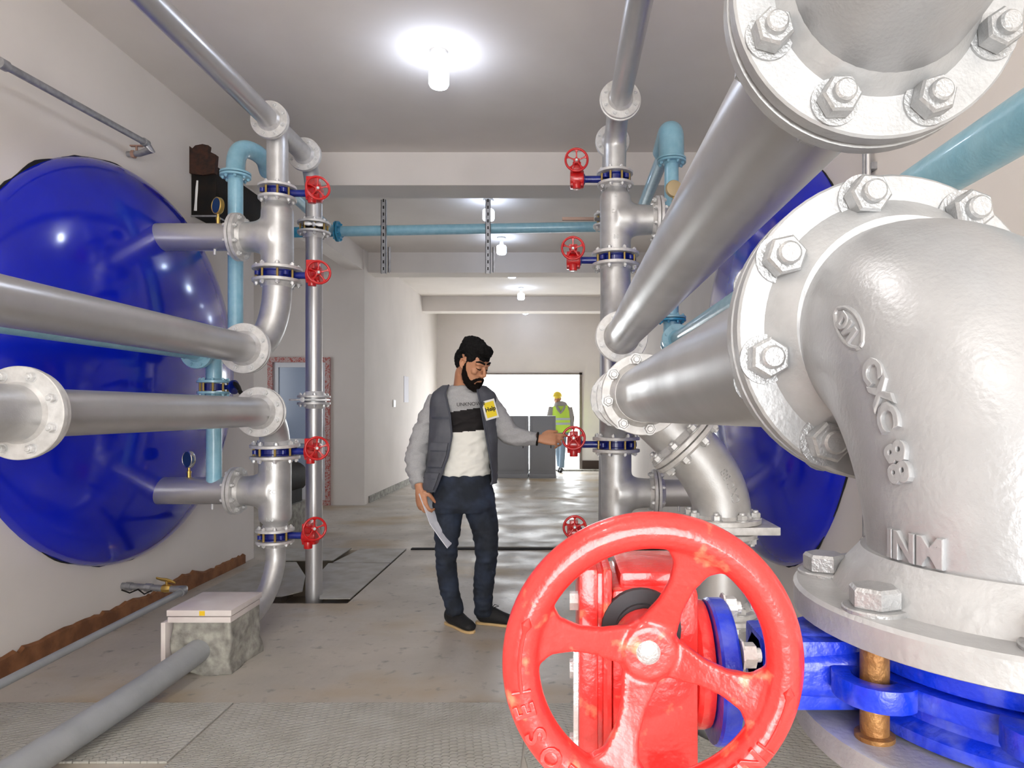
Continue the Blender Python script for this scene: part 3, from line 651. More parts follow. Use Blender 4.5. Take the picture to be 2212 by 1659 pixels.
for q in tx.v:                               # wrap the raised letters round the bend
    s_ = .5-q.x/.34; i = s_*(len(cp)-1)*.72+4; k = int(min(max(i, 0), len(cp)-2)); c = cp[k].lerp(cp[k+1], i-k); dr = (cp[k+1]-cp[k]).normalized()
    sd = V((0, -1, 0)); o2 = dr.cross(sd).normalized(); a = -q.y/.125+.35; tx2.append(c+(sd*math.cos(a)-o2*math.sin(a))*(.127+q.z))
tx.v = tx2; tx.build('embossed_text', M['cast'], t, smooth=0)
t = thing('isolating_plate', 'square silver plate clamped under the stout bend', 'plate', (XV, 2.93, Z(-.52)))
MB().box((XV-.15, 2.80, Z(-.522)), (XV+.215, 3.08, Z(-.488))).build('plate', M['flange'], t, bevel=.004)
pipe_run('short silver pipe under the square plate', (XV-.005, 2.93, Z(-.524)), (XV-.005, 2.93, Z(-.875)), 200, kw0=dict(od=.31), kw1=dict(fine=True), r=.112)
pipe_run('silver pipe rising from the round hole in the tread plate', (XV-.005, 2.90, Z(-.879)), (XV-.02, 2.84, -.3), 200, f1=False, r=.114)
valve('valve whose red wheel the man is turning', (XA, YA, Z(-.215)), 150, -1, -.27, -.272, .045)
T_ = tee('silver tee below the valve the man holds', (XA, YA, Z(-.524)), (0, 0, 1), 0, (1, 0, 0), .252, 150, .282, -.222, 150, 100)
valve('lowest red-wheeled valve on the right, above the big wheel', (XA, YA, Z(-.774)), 100, -1, -.27, -.265, .050)
bend('silver pipe going to the floor under the right tree', [V((XA, YA, Z(-.801))), V((XA, YA, Z(-1.0))), V((XA, YA, Z(-1.2))), V((XA, YA, .003))], 100, f0=100)
nozzle(1, XA-.004+.274, 1.212, 'upper silver nozzle pipe to the right tank, mostly hidden'); nozzle(1, XA+.254, -.524, 'lower silver nozzle pipe to the right tank')
gauge((.715, Y1, Z(1.212+.084)), (-.15, 1, 0), 'gold-backed pressure gauge beside the slanting big pipe', rimm='gold')

# ================================================================ PALE BLUE LINE
XS, YS = -2.2, 4.25
BOLT8 = dict(bolt=True)
def sflange(t, c, ax, m='sky', **k): return flange(t, c, ax, 80, m, bm=m, neck=.015, **k)
# left riser
t = thing('blue_pipe', 'short pale blue riser standing on the lower left tank nozzle', 'pipe', (XS, YS, Z(-.43)))
MB().cyl((XS, YS, Z(-.50+.04)), (XS, YS, Z(.120)), .046, 32).build('pipe_body', M['sky'], t); sflange(t, (XS, YS, Z(.122)), (0, 0, -1))
t = thing('lever_valve', 'dark blue valve with black trigger lever between pale blue flanges', 'valve', (XS, YS, Z(.148)))
MB().lathe((XS, YS, Z(.126)), (0, 0, 1), [(.001, 0), (.066, 0), (.066, .044), (.001, .044)], 32).build('valve_body', M['navy'], t)
for i in range(8): inst('stud', STUD, t, V((XS+.078*math.cos(PI*(i+.5)/4), YS+.078*math.sin(PI*(i+.5)/4), Z(.122))))
MB().cyl((XS+.06, YS, Z(.148)), (XS+.135, YS-.02, Z(.148)), .015, 14).build('valve_neck', M['navy'], t)
mb = MB(); mb.lathe((XS+.13, YS-.02, Z(.148)), (1, -.25, 0), [(.045, 0), (.045, .012), (.02, .016)], 20); mb.build('notch_plate', M['navy'], t)
mb = MB(); mb.tube([(XS+.145, YS-.02, Z(.165)), (XS+.17, YS-.05, Z(.155)), (XS+.22, YS-.12, Z(.125)), (XS+.25, YS-.17, Z(.110))], [.014, .016, .011, .013], 10, asp=1.6); mb.build('lever', M['black'], t)
t = thing('blue_tee', 'pale blue tee above the trigger valve, its flange facing the camera', 'pipe tee', (XS, YS, Z(.355)))
mb = MB(); mb.cyl((XS, YS, Z(.176)), (XS, YS, Z(.355)), .048, 32); mb.cyl((XS-.02, YS-.13, Z(.355)), (XS, 4.42, Z(.355)), .052, 32); mb.tube(elbow_path((XS, 4.40, Z(.355)), (XS, 4.53, Z(.355)), (XS, 4.53, Z(.48))), .052, 32)
mb.build('tee_body', M['sky'], t, mods=RM(.005, 8)); sflange(t, (XS, YS, Z(.174)), (0, 0, 1)); sflange(t, (XS-.03, YS-.14, Z(.355)), (0, 1, 0))
t = thing('blue_pipe', 'pale blue pipe hidden along the sloping big silver pipe', 'pipe', (XS-.03, 4.10, Z(.355)))
MB().cyl((XS-.03, YS-.142, Z(.355)), (XS-.03, .3, Z(.345)), .045, 32).build('pipe_body', M['sky'], t); sflange(t, (XS-.03, YS-.142, Z(.355)), (0, -1, 0))
t = thing('blue_pipe', 'tall pale blue riser by the left wall, passing behind the silver nozzle', 'pipe', (XS, 4.53, Z(.48)))
MB().cyl((XS, 4.53, Z(.482)), (XS, 4.53, Z(1.585)), .048, 32).build('pipe_body', M['sky'], t); sflange(t, (XS, 4.53, Z(1.588)), (0, 0, -1))
t = thing('blue_elbow', 'pale blue return bend on top of the tall left riser', 'pipe bend', (XS, 4.53, Z(1.6)))
mb = MB(); mb.tube([V((XS, 4.53, Z(1.592)))]+bez((XS, 4.53, Z(1.64)), (XS, 4.53, Z(1.77)), (XS+.03, 4.58, Z(1.81)), (XS+.07, 4.70, Z(1.80)), 12)+bez((XS+.07, 4.70, Z(1.80)), (XS+.10, 4.80, Z(1.79)), (XS+.06, 4.86, Z(1.76)), (XS+.05, 4.92, Z(1.745)), 6)[1:], .060, 28)
mb.build('elbow_body', M['sky'], t, mods=RM(.006, 6)); sflange(t, (XS, 4.53, Z(1.591)), (0, 0, 1), bolt=False, gasket=True)
t = thing('blue_pipe', 'pale blue pipe running back from the left return bend', 'pipe', (XS+.05, 4.92, Z(1.745)))
MB().cyl((XS+.055, 4.90, Z(1.748)), (XS-.02, 6.44, Z(1.735)), .046, 28).build('pipe_body', M['sky'], t)
# cross pipe hung behind the first beam
YC = 6.5; za, zb_ = 1.735, 1.788
t = thing('blue_pipe', 'long pale blue pipe crossing the room behind the first beam', 'pipe', (XS, YC, Z(1.735)))
MB().cyl((-2.18, YC, Z(za)), (.80, YC, Z(zb_)), .049, 32).build('pipe_body', M['sky'], t); flange(t, (-2.165, YC, Z(za)), (1, 0, 0), 80, 'teal', bm='teal')
t = thing('blue_tee', 'bright blue end piece of the cross pipe behind the thin left column', 'pipe tee', (-2.4, YC, Z(za)))
MB().cyl((-2.66, YC, Z(za-.01)), (-2.17, YC, Z(za)), .050, 28).build('tee_body', M['teal'], t); flange(t, (-2.17, YC, Z(za)), (-1, 0, 0), 80, 'teal', bm='teal')
# right side
XQ, YQ = .745, 4.55
t = thing('blue_elbow', 'pale blue bend capping the right riser', 'pipe bend', (XQ, YQ, Z(1.69)))
mb = MB(); mb.tube([V((XQ, YQ, Z(1.70)))]+bez((XQ, YQ, Z(1.74)), (XQ, YQ, Z(1.95)), (XQ, YQ+.03, Z(1.90)), (XQ-.01, YQ+.24, Z(1.84)), 14), .085, 32); mb.build('elbow_body', M['sky'], t); sflange(t, (XQ, YQ, Z(1.694)), (0, 0, 1), bolt=False, gasket=True)
t = thing('blue_pipe', 'pale blue pipe running back from the right capped bend', 'pipe', (XQ-.01, YQ+.2, Z(1.84)))
MB().cyl((XQ-.01, YQ+.2, Z(1.84)), (XQ-.03, YC-.03, Z(1.79)), .050, 28).build('pipe_body', M['sky'], t)
t = thing('blue_pipe', 'pale blue riser behind the gold gauge and slanting big pipe', 'pipe', (XQ, YQ, Z(.6)))
MB().cyl((XQ, YQ, Z(.62)), (XQ, YQ, Z(1.69)), .048, 28).build('pipe_body', M['sky'], t); sflange(t, (XQ, YQ, Z(1.692)), (0, 0, -1)); sflange(t, (XQ, YQ, Z(.622)), (0, 0, 1))
t = thing('blue_tee', 'pale blue valve-like fitting between the two big right pipes', 'pipe tee', (XQ, YQ, Z(.46)))
mb = MB(); mb.cyl((XQ, YQ, Z(.617)), (XQ, YQ, Z(.46)), .055, 28); mb.ball((XQ, YQ, Z(.45)), .075, 20); mb.cyl((XQ, YQ, Z(.46)), (XQ, 4.33, Z(.46)), .055, 28)
mb.build('tee_body', M['sky'], t, mods=RM(.006, 8)); sflange(t, (XQ, YQ, Z(.620)), (0, 0, -1), m='teal'); sflange(t, (XQ, 4.33, Z(.46)), (0, 1, 0))
t = thing('blue_pipe', 'pale blue pipe running along the right wall toward the camera', 'pipe', (XQ, 4.3, Z(.46)))
MB().cyl((XQ, 4.328, Z(.46)), (XQ-.005, .5, Z(.462)), .046, 32).build('pipe_body', M['sky'], t); sflange(t, (XQ, 4.328, Z(.46)), (0, -1, 0))

# brackets hanging behind the first beam
def bracket(x, label):
    t = thing('hanging_bracket', label, 'bracket', (x, 6.4, ZB), 'slotted steel hangers of the cross pipe'); y = 6.405
    mb = MB(); mb.box((x-.025, y, Z(1.31)), (x-.020, y+.03, ZB)); mb.box((x-.025, y+.0, Z(1.31)), (x+.025, y+.004, ZB)); mb.box((x+.018, y, Z(1.31)), (x+.023, y+.03, ZB)); mb.build('channel', M['galv'], t, smooth=0)
    for k in range(11): MB().box((x-.006, y-.0015, Z(1.34+.065*k)), (x+.006, y+.001, Z(1.37+.065*k))).build('slot', M['black'], t, smooth=0)
    mb = MB(); mb.box((x+.045, y-.01, Z(1.32)), (x+.052, y+.03, Z(1.56))); mb.box((x+.045, y-.01, Z(1.32)), (x+.07, y-.006, Z(1.56))); mb.build('angle_bar', M['galv'], t, smooth=0)
    MB().box((x-.05, 6.39, ZB-.006), (x+.05, 6.48, ZB)).build('ceiling_plate', M['galv'], t, smooth=0) if False else None
    a = [V((x, YC+.053*math.cos(q)+0, Z(1.755)+.056*math.sin(q))) for q in [PI*2*i/24 for i in range(25)]]
    MB().tube(a, .005, 8, cap=False).build('pipe_clamp', M['galv'], t)
bracket((828-CX)*6.4/F, 'slotted steel hanger on the left part of the cross pipe'); bracket((1054-CX)*6.4/F, 'slotted steel hanger in front of the second bulb')
for x in ((828-CX)*6.4/F, (1054-CX)*6.4/F): pass

# ================================================================ BIG VALVE AND WHEEL BY THE CAMERA
XE, YE = .355, .52
pts = elbow_path((.3546, .742, Z(.088)), (.3546, YE, Z(.088)), (XE, YE, Z(-.118)), 28)
t = thing('pipe_elbow', 'huge near silver elbow turning down into the blue valve', 'pipe bend', (.3546, .742, Z(.088)))
rad = [.108+.005*math.sin(PI*i/28) for i in range(29)]
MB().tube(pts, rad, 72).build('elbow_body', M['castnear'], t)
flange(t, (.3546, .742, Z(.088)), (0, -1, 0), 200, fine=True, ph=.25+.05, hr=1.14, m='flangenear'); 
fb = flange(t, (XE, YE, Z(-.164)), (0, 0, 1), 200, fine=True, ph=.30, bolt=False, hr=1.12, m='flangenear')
HEX = MB(); HEX.lathe((0, 0, 0), (0, 0, 1), [(.022, 0), (.022, .002), (.021, .003)], 32); HEX.lathe((0, 0, .003), (0, 0, 1), [(.0165, 0), (.0175, .001), (.0175, .012), (.0155, .0145)], 6)
HEXM = HEX.mesh('bolt', M['nutnear'], smooth=30)
for i in range(8):
    a = 2*PI*(i+.42)/8; inst('bolt', HEXM, fb, V((XE+.1415*math.cos(a), YE+.1415*math.sin(a), Z(-.141))), Matrix.Rotation(a, 4, 'Z'))
def wrap(s, size, i0, di, side, depth, name, flip=1, span=None):
    """raised letters on the near elbow; side = angle round the pipe"""
    tx = text_mesh(s, size, depth, .0008); out = []
    for q in tx.v:
        k = i0+q.x*di; j = int(min(max(k, 0), len(pts)-2)); c = pts[j].lerp(pts[j+1], k-j); dr = (pts[j+1]-pts[j]).normalized()
        e1 = V((-1, 0, 0)); e2 = dr.cross(e1).normalized(); a = side+flip*q.y/.117
        out.append(c+(e1*math.cos(a)+e2*math.sin(a))*(.1122+q.z))
    tx.v = out; return tx.build(name, M['castnear'], t, smooth=30)
# outline plaque, and the letters below it
wrap('CXC 88', .026, 19.5, 88, -.36, .0028, 'embossed_text')
pl = [V((0, 0, 0))]; mb = MB(); P = []
for i in range(41):
    a = 2*PI*i/40; ix = 12.0+2.2*math.cos(a); sa = -.34+.10*math.sin(a); j = int(ix); c = pts[j].lerp(pts[j+1], ix-j); dr = (pts[j+1]-pts[j]).normalized(); e1 = V((-1, 0, 0)); e2 = dr.cross(e1).normalized()
    P.append(c+(e1*math.cos(sa)+e2*math.sin(sa))*.1122)
mb.tube(P, .0024, 8, cap=False); mb.build('embossed_oval', M['castnear'], t)
wrap('DN', .018, 12.0, 88, -.34, .0028, 'embossed_text')
# NM letters low on the elbow
tx = text_mesh('INM', .028, .0022, .0008); out = []
for q in tx.v:
    a = PI+.36+q.x/.115; out.append(V((XE+(.1095+q.z)*math.cos(a), YE+(.1095+q.z)*math.sin(a), Z(-.100)+q.y)))
tx.v = out; tx.build('embossed_text', M['castnear'], t, smooth=30)
# neck of elbow down to flange
MB().cyl((XE, YE, Z(-.116)), (XE, YE, Z(-.142)), .1085, 64).build('elbow_foot', M['castnear'], t)
# valve body
ZV = -.1965
t = thing('butterfly_valve', 'big blue and red valve with the large red hand wheel by the camera', 'valve', (XE, YE, Z(ZV)))
mb = MB(); mb.lathe((XE, YE, Z(ZV)), (0, 0, 1), [(.100, -.032), (.128, -.032), (.128, -.024), (.119, -.018), (.119, .006), (.126, .010), (.126, .020), (.128, .024), (.128, .032), (.100, .032)], 80, closed=True)
mb.build('valve_body', M['bluenear'], t, smooth=40)
for i in range(8):
    a = 2*PI*(i+.42)/8; c = V((XE+.1415*math.cos(a), YE+.1415*math.sin(a), Z(ZV)))
    d_ = V((math.cos(a), math.sin(a), 0)); q = V((-d_.y, d_.x, 0)); mb = MB(); ang = [(-1.9+3.8*k/14) for k in range(15)]
    vs = []
    for zz in (-.006, .010):
        for rr in (.0145, .027):
            for g in ang: vs.append(c+d_*(rr*math.cos(g))+q*(rr*math.sin(g)*1.15)+V((0, 0, zz)))
    n = 15; fs = []
    for k in range(n-1): fs += [(k, k+1, n+k+1, n+k), (2*n+k, 3*n+k, 3*n+k+1, 2*n+k+1), (k, 2*n+k, 2*n+k+1, k+1), (n+k, n+k+1, 3*n+k+1, 3*n+k)]
    fs += [(0, n, 3*n, 2*n), (n-1, 3*n-1, 4*n-1, 2*n-1)]
    mb.add(vs, fs)
    for sg in (1, -1): mb.box((c.x-.01, c.y-.01, c.z-.006), (c.x+.01, c.y+.01, c.z+.010)) if False else None
    mb.build('bolt_lug', M['bluenear'], t, bevel=.0012)
    rod = MB(); rod.lathe((c.x, c.y, Z(-.232)), (0, 0, 1), [(.0135, 0), (.0135, .004), (.0098, .005), (.0098, .072)], 24); rod.build('stud', M['rust'], t)
# ridge ring running between lugs
MB().lathe((XE, YE, Z(ZV)), (0, 0, 1), [(.118, -.006), (.1335, -.006), (.1335, .008), (.118, .008)], 80, closed=True).build('body_rib', M['bluenear'], t, bevel=.002)
# neck toward the gearbox (runs left)
mb = MB(); mb.tube([(.245, YE, Z(ZV)), (.21, YE, Z(ZV)), (.165, YE, Z(ZV)), (.150, YE, Z(ZV))], [.036, .031, .0285, .0285], 8, up=(0, .38, .92)); mb.box((.15, YE-.024, Z(ZV)-.026), (.225, YE+.03, Z(ZV)+.026))
mb.build('valve_neck', M['bluenear'], t, bevel=.004)
MB().lathe((.112, YE-.005, Z(ZV-.002)), (1, 0, 0), [(.052, 0), (.0535, .002), (.0535, .012), (.052, .014), (.03, .016)], 40).build('mounting_pad', M['bluenear'], t)
for a in (.3, 1.2, -.7, 2.6): inst('bolt', nut(.0065), t, V((.127, YE-.005+.044*math.cos(a), Z(ZV)+.044*math.sin(a))), V((1, 0, 0)).to_track_quat('Z', 'Y').to_matrix().to_4x4())
# gearbox: worm housing, flat round cover on the left, shaft tube toward the camera
GX, GY = .062, .530
mb = MB(); mb.box((GX-.026, GY-.052, Z(-.262)), (GX+.036, GY+.045, Z(-.128))); mb.box((GX-.020, GY-.04, Z(-.130)), (GX+.034, GY+.04, Z(-.118)))
mb.lathe((GX+.036, GY-.005, Z(ZV)), (1, 0, 0), [(.046, 0), (.048, .004), (.048, .014)], 32)
g = mb.build('gearbox', M['rednear'], t, bevel=.006)
mb = MB()
for x0_, x1_ in ((GX-.050, GX-.036), (GX-.033, GX-.026)): mb.box((x0_, GY-.056, Z(-.266)), (x1_, GY+.05, Z(-.112)))
mb.box((GX-.044, GY-.05, Z(-.262)), (GX-.026, GY+.045, Z(-.116))); mb.build('gearbox_cover', M['rednear'], g, bevel=.004)
mb = MB()
for zz in (-.245, -.19, -.14): mb.lathe((GX-.050, GY-.035, Z(zz)), (-1, 0, 0), [(.007, 0), (.007, .006)], 6)
mb.box((GX-.0535, GY-.053, Z(-.25)), (GX-.050, GY-.045, Z(-.165)))
mb.build('cover_bolts', M['nut'], g, smooth=0)
mb = MB(); mb.box((GX+.0, GY-.075, Z(-.285)), (GX+.034, GY+.02, Z(-.258))); mb.build('gearbox_foot', M['rednear'], g, bevel=.004)
wc = V((.0571, .42, Z(-.1573))); hubc = V((.0563, .452, Z(-.1568)))
MB().cyl((hubc.x, GY-.05, hubc.z+.003), (hubc.x, .456, hubc.z+.001), .0125, 28).build('worm_shaft', M['galv'], t)
MB().lathe((hubc.x, GY-.052, hubc.z+.003), (0, -1, 0), [(.028, 0), (.028, .006), (.019, .008), (.019, .012)], 32).build('shaft_seal', M['gasket'], t)
D2 = PI/180
WBM = wheel_mesh(.0945, .0118, 4, .030, [67*D2, 166*D2, 252*D2, 341*D2], .0013, .021, 'rednear', wf=1.3, sm=8)
Rw = Matrix.Rotation(PI/2, 4, 'X'); wh = inst('handwheel', WBM, t, wc, Rw)
MB().lathe(V((hubc.x, .4395, hubc.z)), (0, -1, 0), [(.0102, -.006), (.0102, .003), (.007, .0055), (.001, .006)], 32).build('hub_bolt', M['nutnear'], wh)
for word, a0, a1, rev, b0, b1 in (('CLOSE', 243, 198, 1, 190, 158), ('OPEN', 288, 316, 0, 324, 352)):   # raised lettering and arrows on the rim
    tx = MB()
    for k, ch in enumerate(word):
        a = (a0+(a1-a0)*k/(len(word)-1))*D2; lt = text_mesh(ch, .0175, .0012, .0004); Rr = .0828
        up = V((math.cos(a), 0, math.sin(a))) if rev else -V((math.cos(a), 0, math.sin(a)))
        xr = V((math.sin(a), 0, -math.cos(a))) if rev else V((-math.sin(a), 0, math.cos(a)))
        m4 = Matrix((xr, up, V((0, -1, 0)))).transposed().to_4x4(); m4.translation = V((wc.x+Rr*math.cos(a), wc.y-.0113, wc.z+Rr*math.sin(a))); lt.xf(m4); tx.add(lt.v, lt.f)
    P = [V((wc.x+.0828*math.cos((b0+(b1-b0)*i/10)*D2), wc.y-.0113, wc.z+.0828*math.sin((b0+(b1-b0)*i/10)*D2))) for i in range(11)]
    tx.tube(P, [.0014]*9+[.0035, .0005], 8)
    q = P[0]; e = V((q.x-wc.x, 0, q.z-wc.z)).normalized(); tx.tube([q-e*.006, q+e*.006], .0011, 8)
    tx.build('raised_lettering', M['rednear'], wh, smooth=40)
# lower flange and pipe
t = thing('steel_pipe', 'silver pipe and thick pale flange under the big blue valve', 'pipe', (XE, YE, Z(-.23)))
MB().cyl((XE, YE, Z(-.24)), (XE, YE, 0), .112, 56).build('pipe_body', M['pipe'], t)
flange(t, (XE, YE, Z(-.2295)), (0, 0, -1), 200, fine=True, ph=.42, bolt=False, m='flangenear')

# ================================================================ SMALL THINGS ON THE WALLS AND FLOOR
# wall pipes on the left
t = thing('thin_pipe', 'thin grey pipe end with coupling high on the left, above the tank', 'pipe', (-2.68, 4.3, Z(1.72)), 'thin grey conduits on the left wall')
MB().cyl((-2.68, 4.32, Z(1.725)), (-2.68, 3.20, Z(1.66)), .020, 20).build('pipe_body', M['galv'], t)
MB().lathe((-2.68, 3.24, Z(1.662)), (0, -1, -.058), [(.019, 0), (.027, 0), (.027, .045), (.019, .045)], 20).build('coupling', M['galv'], t)
mb = MB(); mb.lathe((-2.68, 4.30, Z(1.724)), (0, 1, 0), [(.026, 0), (.026, .04)], 16); mb.tube([(-2.68, 4.33, Z(1.725)), (-2.66, 4.35, Z(1.69)), (-2.74, 4.36, Z(1.67)), (-2.84, 4.36, Z(1.665))], [.022, .026, .020, .018], 12); mb.build('wall_elbow', M['galv'], t)
mb = MB(); mb.lathe((-2.79, 4.36, Z(1.665)), (1, 0, 0), [(.026, 0), (.026, .02)], 6); mb.cyl((-2.76, 4.36, Z(1.665)), (-2.76, 4.36, Z(1.72)), .007, 10); mb.box((-2.80, 4.35, Z(1.715)), (-2.72, 4.37, Z(1.723))); mb.build('tap', mat('dull_copper_tap', (.45, .28, .22), .5, .5), t)
t = thing('thin_pipe', 'thin grey pipe low along the left wall, ending in a brass tap', 'pipe', (-2.41, 4.27, Z(-1.15)), 'thin grey conduits on the left wall')
MB().cyl((-2.41, 4.29, Z(-1.150)), (-2.42, .9, Z(-1.215)), .020, 20).build('pipe_body', M['greypipe'], t)
mb = MB(); mb.lathe((-2.41, 4.24, Z(-1.149)), (0, 1, 0), [(.027, 0), (.027, .04)], 20); mb.tube([(-2.41, 4.28, Z(-1.150)), (-2.42, 4.31, Z(-1.15)), (-2.50, 4.31, Z(-1.145)), (-2.83, 4.31, Z(-1.125))], [.024, .027, .021, .021], 14)
mb.lathe((-2.63, 4.31, Z(-1.137)), (-1, 0, .06), [(.027, 0), (.027, .04)], 8); mb.lathe((-2.76, 4.31, Z(-1.13)), (-1, 0, .06), [(.028, 0), (.028, .035)], 8); mb.build('wall_elbow', M['galv'], t)
mb = MB(); mb.lathe((-2.56, 4.31, Z(-1.142)), (1, 0, 0), [(.024, 0), (.027, .012), (.027, .04), (.023, .052)], 8); mb.cyl((-2.535, 4.31, Z(-1.14)), (-2.535, 4.31, Z(-1.09)), .008, 10)
mb.tube([(-2.60, 4.31, Z(-1.075)), (-2.57, 4.31, Z(-1.083)), (-2.535, 4.31, Z(-1.088)), (-2.505, 4.31, Z(-1.096)), (-2.48, 4.31, Z(-1.108))], [.006, .008, .010, .008, .005], 8, asp=2); mb.build('tap', M['brass'], t)
mb = MB(); mb.tube([(-2.80, 4.27, Z(-1.14)), (-2.76, 4.29, Z(-1.165)), (-2.70, 4.28, Z(-1.14)), (-2.66, 4.28, Z(-1.17)), (-2.62, 4.30, Z(-1.15))], [.005]*5, 8); mb.build('binding_wire', M['black'], t)
# right wall conduits
for dx, lb in ((-.018, 'thin silver conduit on the right wall, nearer the tank'), (.014, 'brownish conduit on the right wall, just beside the silver one')):
    t = MB().cyl((1.34, 2.95+dx, 0), (1.34, 2.95+dx, ZC), .011, 14).build('wall_conduit', M['galv' if dx > 0 else 'pipe'], org=(1.34, 2.95+dx, 0)); tag(t, lb, 'conduit', 'thin upright conduits on the right wall')
    for zc in (1.0, 2.4): MB().box((1.345, 2.93+dx, zc), (XR, 2.97+dx, zc+.03)).build('wall_clip', M['galv'], t, smooth=0)
# black steel box beside the left riser
t = thing('steel_duct', 'rusty black steel box fixed to the wall behind the pale blue riser', 'duct', (XL, 5.11, Z(1.48)))
random.seed(11); mb = MB(); mb.box((XL, 5.11, Z(1.485)), (XL+.19, 5.88, Z(1.865))); mb.build('box', M['black'], t, bevel=.006)
mb = MB(); prof = [(XL+.0, 1.80), (XL+.0, 2.005), (XL+.02, 1.985), (XL+.045, 2.01), (XL+.10, 2.02), (XL+.145, 2.01), (XL+.14, 1.97), (XL+.20, 1.94), (XL+.19, 1.80), (XL+.1, 1.785)]
mb.add([(x, yy, Z(z)) for yy in (5.085, 5.13) for x, z in prof], [tuple(range(10)), tuple(range(19, 9, -1))]+[(i, (i+1) % 10, 10+(i+1) % 10, 10+i) for i in range(10)]); mb.build('rusty_plate', M['rusty'], t, smooth=0)
mb = MB(); mb.tube([(XL+.05, 5.105, Z(1.75)), (XL+.045, 5.105, Z(1.68)), (XL+.04, 5.105, Z(1.60)), (XL+.035, 5.105, Z(1.52))], [.007, .010, .009, .012], 6, asp=.4, up=(1, 0, 0)); mb.build('plaster_smear', M['white'], t)
mb = MB(); mb.box((XL+.0, 5.105, Z(1.475)), (XL+.195, 5.112, Z(1.487))); mb.box((XL+.188, 5.11, Z(1.475)), (XL+.194, 5.88, Z(1.487))); mb.build('edge_strip', M['galv'], t, smooth=0)
# concrete block with tiles, where the silver pipe meets the grey floor pipe
t = thing('concrete_block', 'small tiled concrete block on the floor with a grey pipe entering it', 'concrete block', (-1.85, 3.55, 0))
bx0, bx1, by0, by1, bz = -1.995, -1.69, 3.43, 3.76, .305
mb = MB(); N_ = 9; vs = []
mb.box((bx0, by0, 0), (bx1, by1, bz))
o = mb.build('block', M['conc'], t, mods=[('REMESH', dict(mode='VOXEL', voxel_size=.012))])
for v in o.data.vertices:
    q = v.co*9; k = (1-v.co.z/bz)*.6+.4; v.co += V((noise.noise(q), noise.noise(q+V((7, 0, 0))), noise.noise(q+V((0, 9, 0)))))*.022*k
    if v.co.z+ORG[t.name].z < .09:
        s_ = 1+.25*(1-v.co.z/.09)*(.5+noise.noise(q*.7)); v.co.x *= s_; v.co.y *= s_
for k, (x_, y_, r_) in enumerate(((-1.70, 3.50, .05), (-1.72, 3.42, .045), (-1.78, 3.41, .035), (-1.66, 3.62, .05), (-1.67, 3.72, .04))): pass
tl = MB(); tl.box((bx0-.012, by0-.02, bz), (bx1+.012, by1+.0, bz+.03)); tl.build('top_tile', M['tile'], t, bevel=.002)
tl = MB(); tl.box((bx0-.01, by0-.014, bz-.035), (bx1+.006, by1-.01, bz-.006)); tl.build('tile_edge', M['tile'], t, bevel=.002)
MB().box((bx0-.035, by0-.03, .01), (bx0-.012, by1-.03, bz-.03)).build('side_tile', M['tile'], t, bevel=.002)
MB().box((-1.84, by0-.0212, bz+.003), (-1.812, by0-.0199, bz+.027)).build('yellow_sticker', M['yellow'], t, smooth=0)
t = thing('floor_pipe', 'thick grey pipe sloping across the floor into the tiled block', 'pipe', (-1.86, 3.42, .1))
MB().tube(crom([(-1.855, 3.46, .125), (-1.865, 3.30, .112), (-1.885, 2.9, .095), (-1.915, 2.3, .085), (-1.94, 1.6, .08), (-1.95, .8, .075)], 5), .060, 32).build('pipe_body', M['greypipe'], t)
# motor on plinth beyond the left tree
t = thing('pump', 'dark pump set on a rough concrete plinth behind the left pipe tree', 'pump', (-2.95, 7.2, 0))
MB().box((-3.15, 7.0, 0), (-2.82, 7.5, .36)).build('plinth', M['conc'], t, bevel=.01)
mb = MB(); mb.cyl((-2.98, 7.0, .62), (-2.98, 7.45, .62), .17, 24); mb.box((-3.1, 7.1, .36), (-2.86, 7.4, .55)); mb.cyl((-2.98, 7.2, .6), (-2.98, 7.2, .98), .09, 16); mb.build('motor', M['black'], t)
# switch and notices on the corridor wall
o = MB().box((XL, 11.2, Z(.06)), (XL+.02, 11.35, Z(.18))).build('light_switch', M['white'], org=(XL, 11.2, Z(.06)), bevel=.004); tag(o, 'cream light switch on the corridor wall left of the man', 'light switch')
o = MB().box((XL, 12.0, Z(.15)), (XL+.006, 12.35, Z(.62))).build('notice_sheet', mat('pale_mauve_sheet', (.55, .53, .58), .6), org=(XL, 12.0, Z(.2)), smooth=0); tag(o, 'pale blank sheet on the corridor wall above the switch', 'notice')
# cabinets in front of the far doorway
for x0, x1, lb in ((-1.31, -.675, 'grey cabinet left of the other, by the far doorway'), (-.64, -.12, 'grey cabinet next to the worker at the far doorway')):
    t = thing('grey_cabinet', lb, 'cabinet', ((x0+x1)/2, 13.6, 0), 'grey cabinets by the far doorway'); h = 1.245
    MB().box((x0, 13.42, .06), (x1, 13.95, h)).build('body', M['cabinet'], t, bevel=.008); MB().box((x0-.01, 13.40, 0), (x1+.01, 13.96, .08)).build('plinth', M['cabinet'], t, bevel=.006)
    d = MB().box((x0+.06, 13.405, .16), (x1-.05, 13.425, h-.06)).build('door', M['cabinet'], t, bevel=.004); MB().box((x1-.10, 13.39, .6), (x1-.085, 13.405, .72)).build('door_handle', M['black'], d, smooth=0)

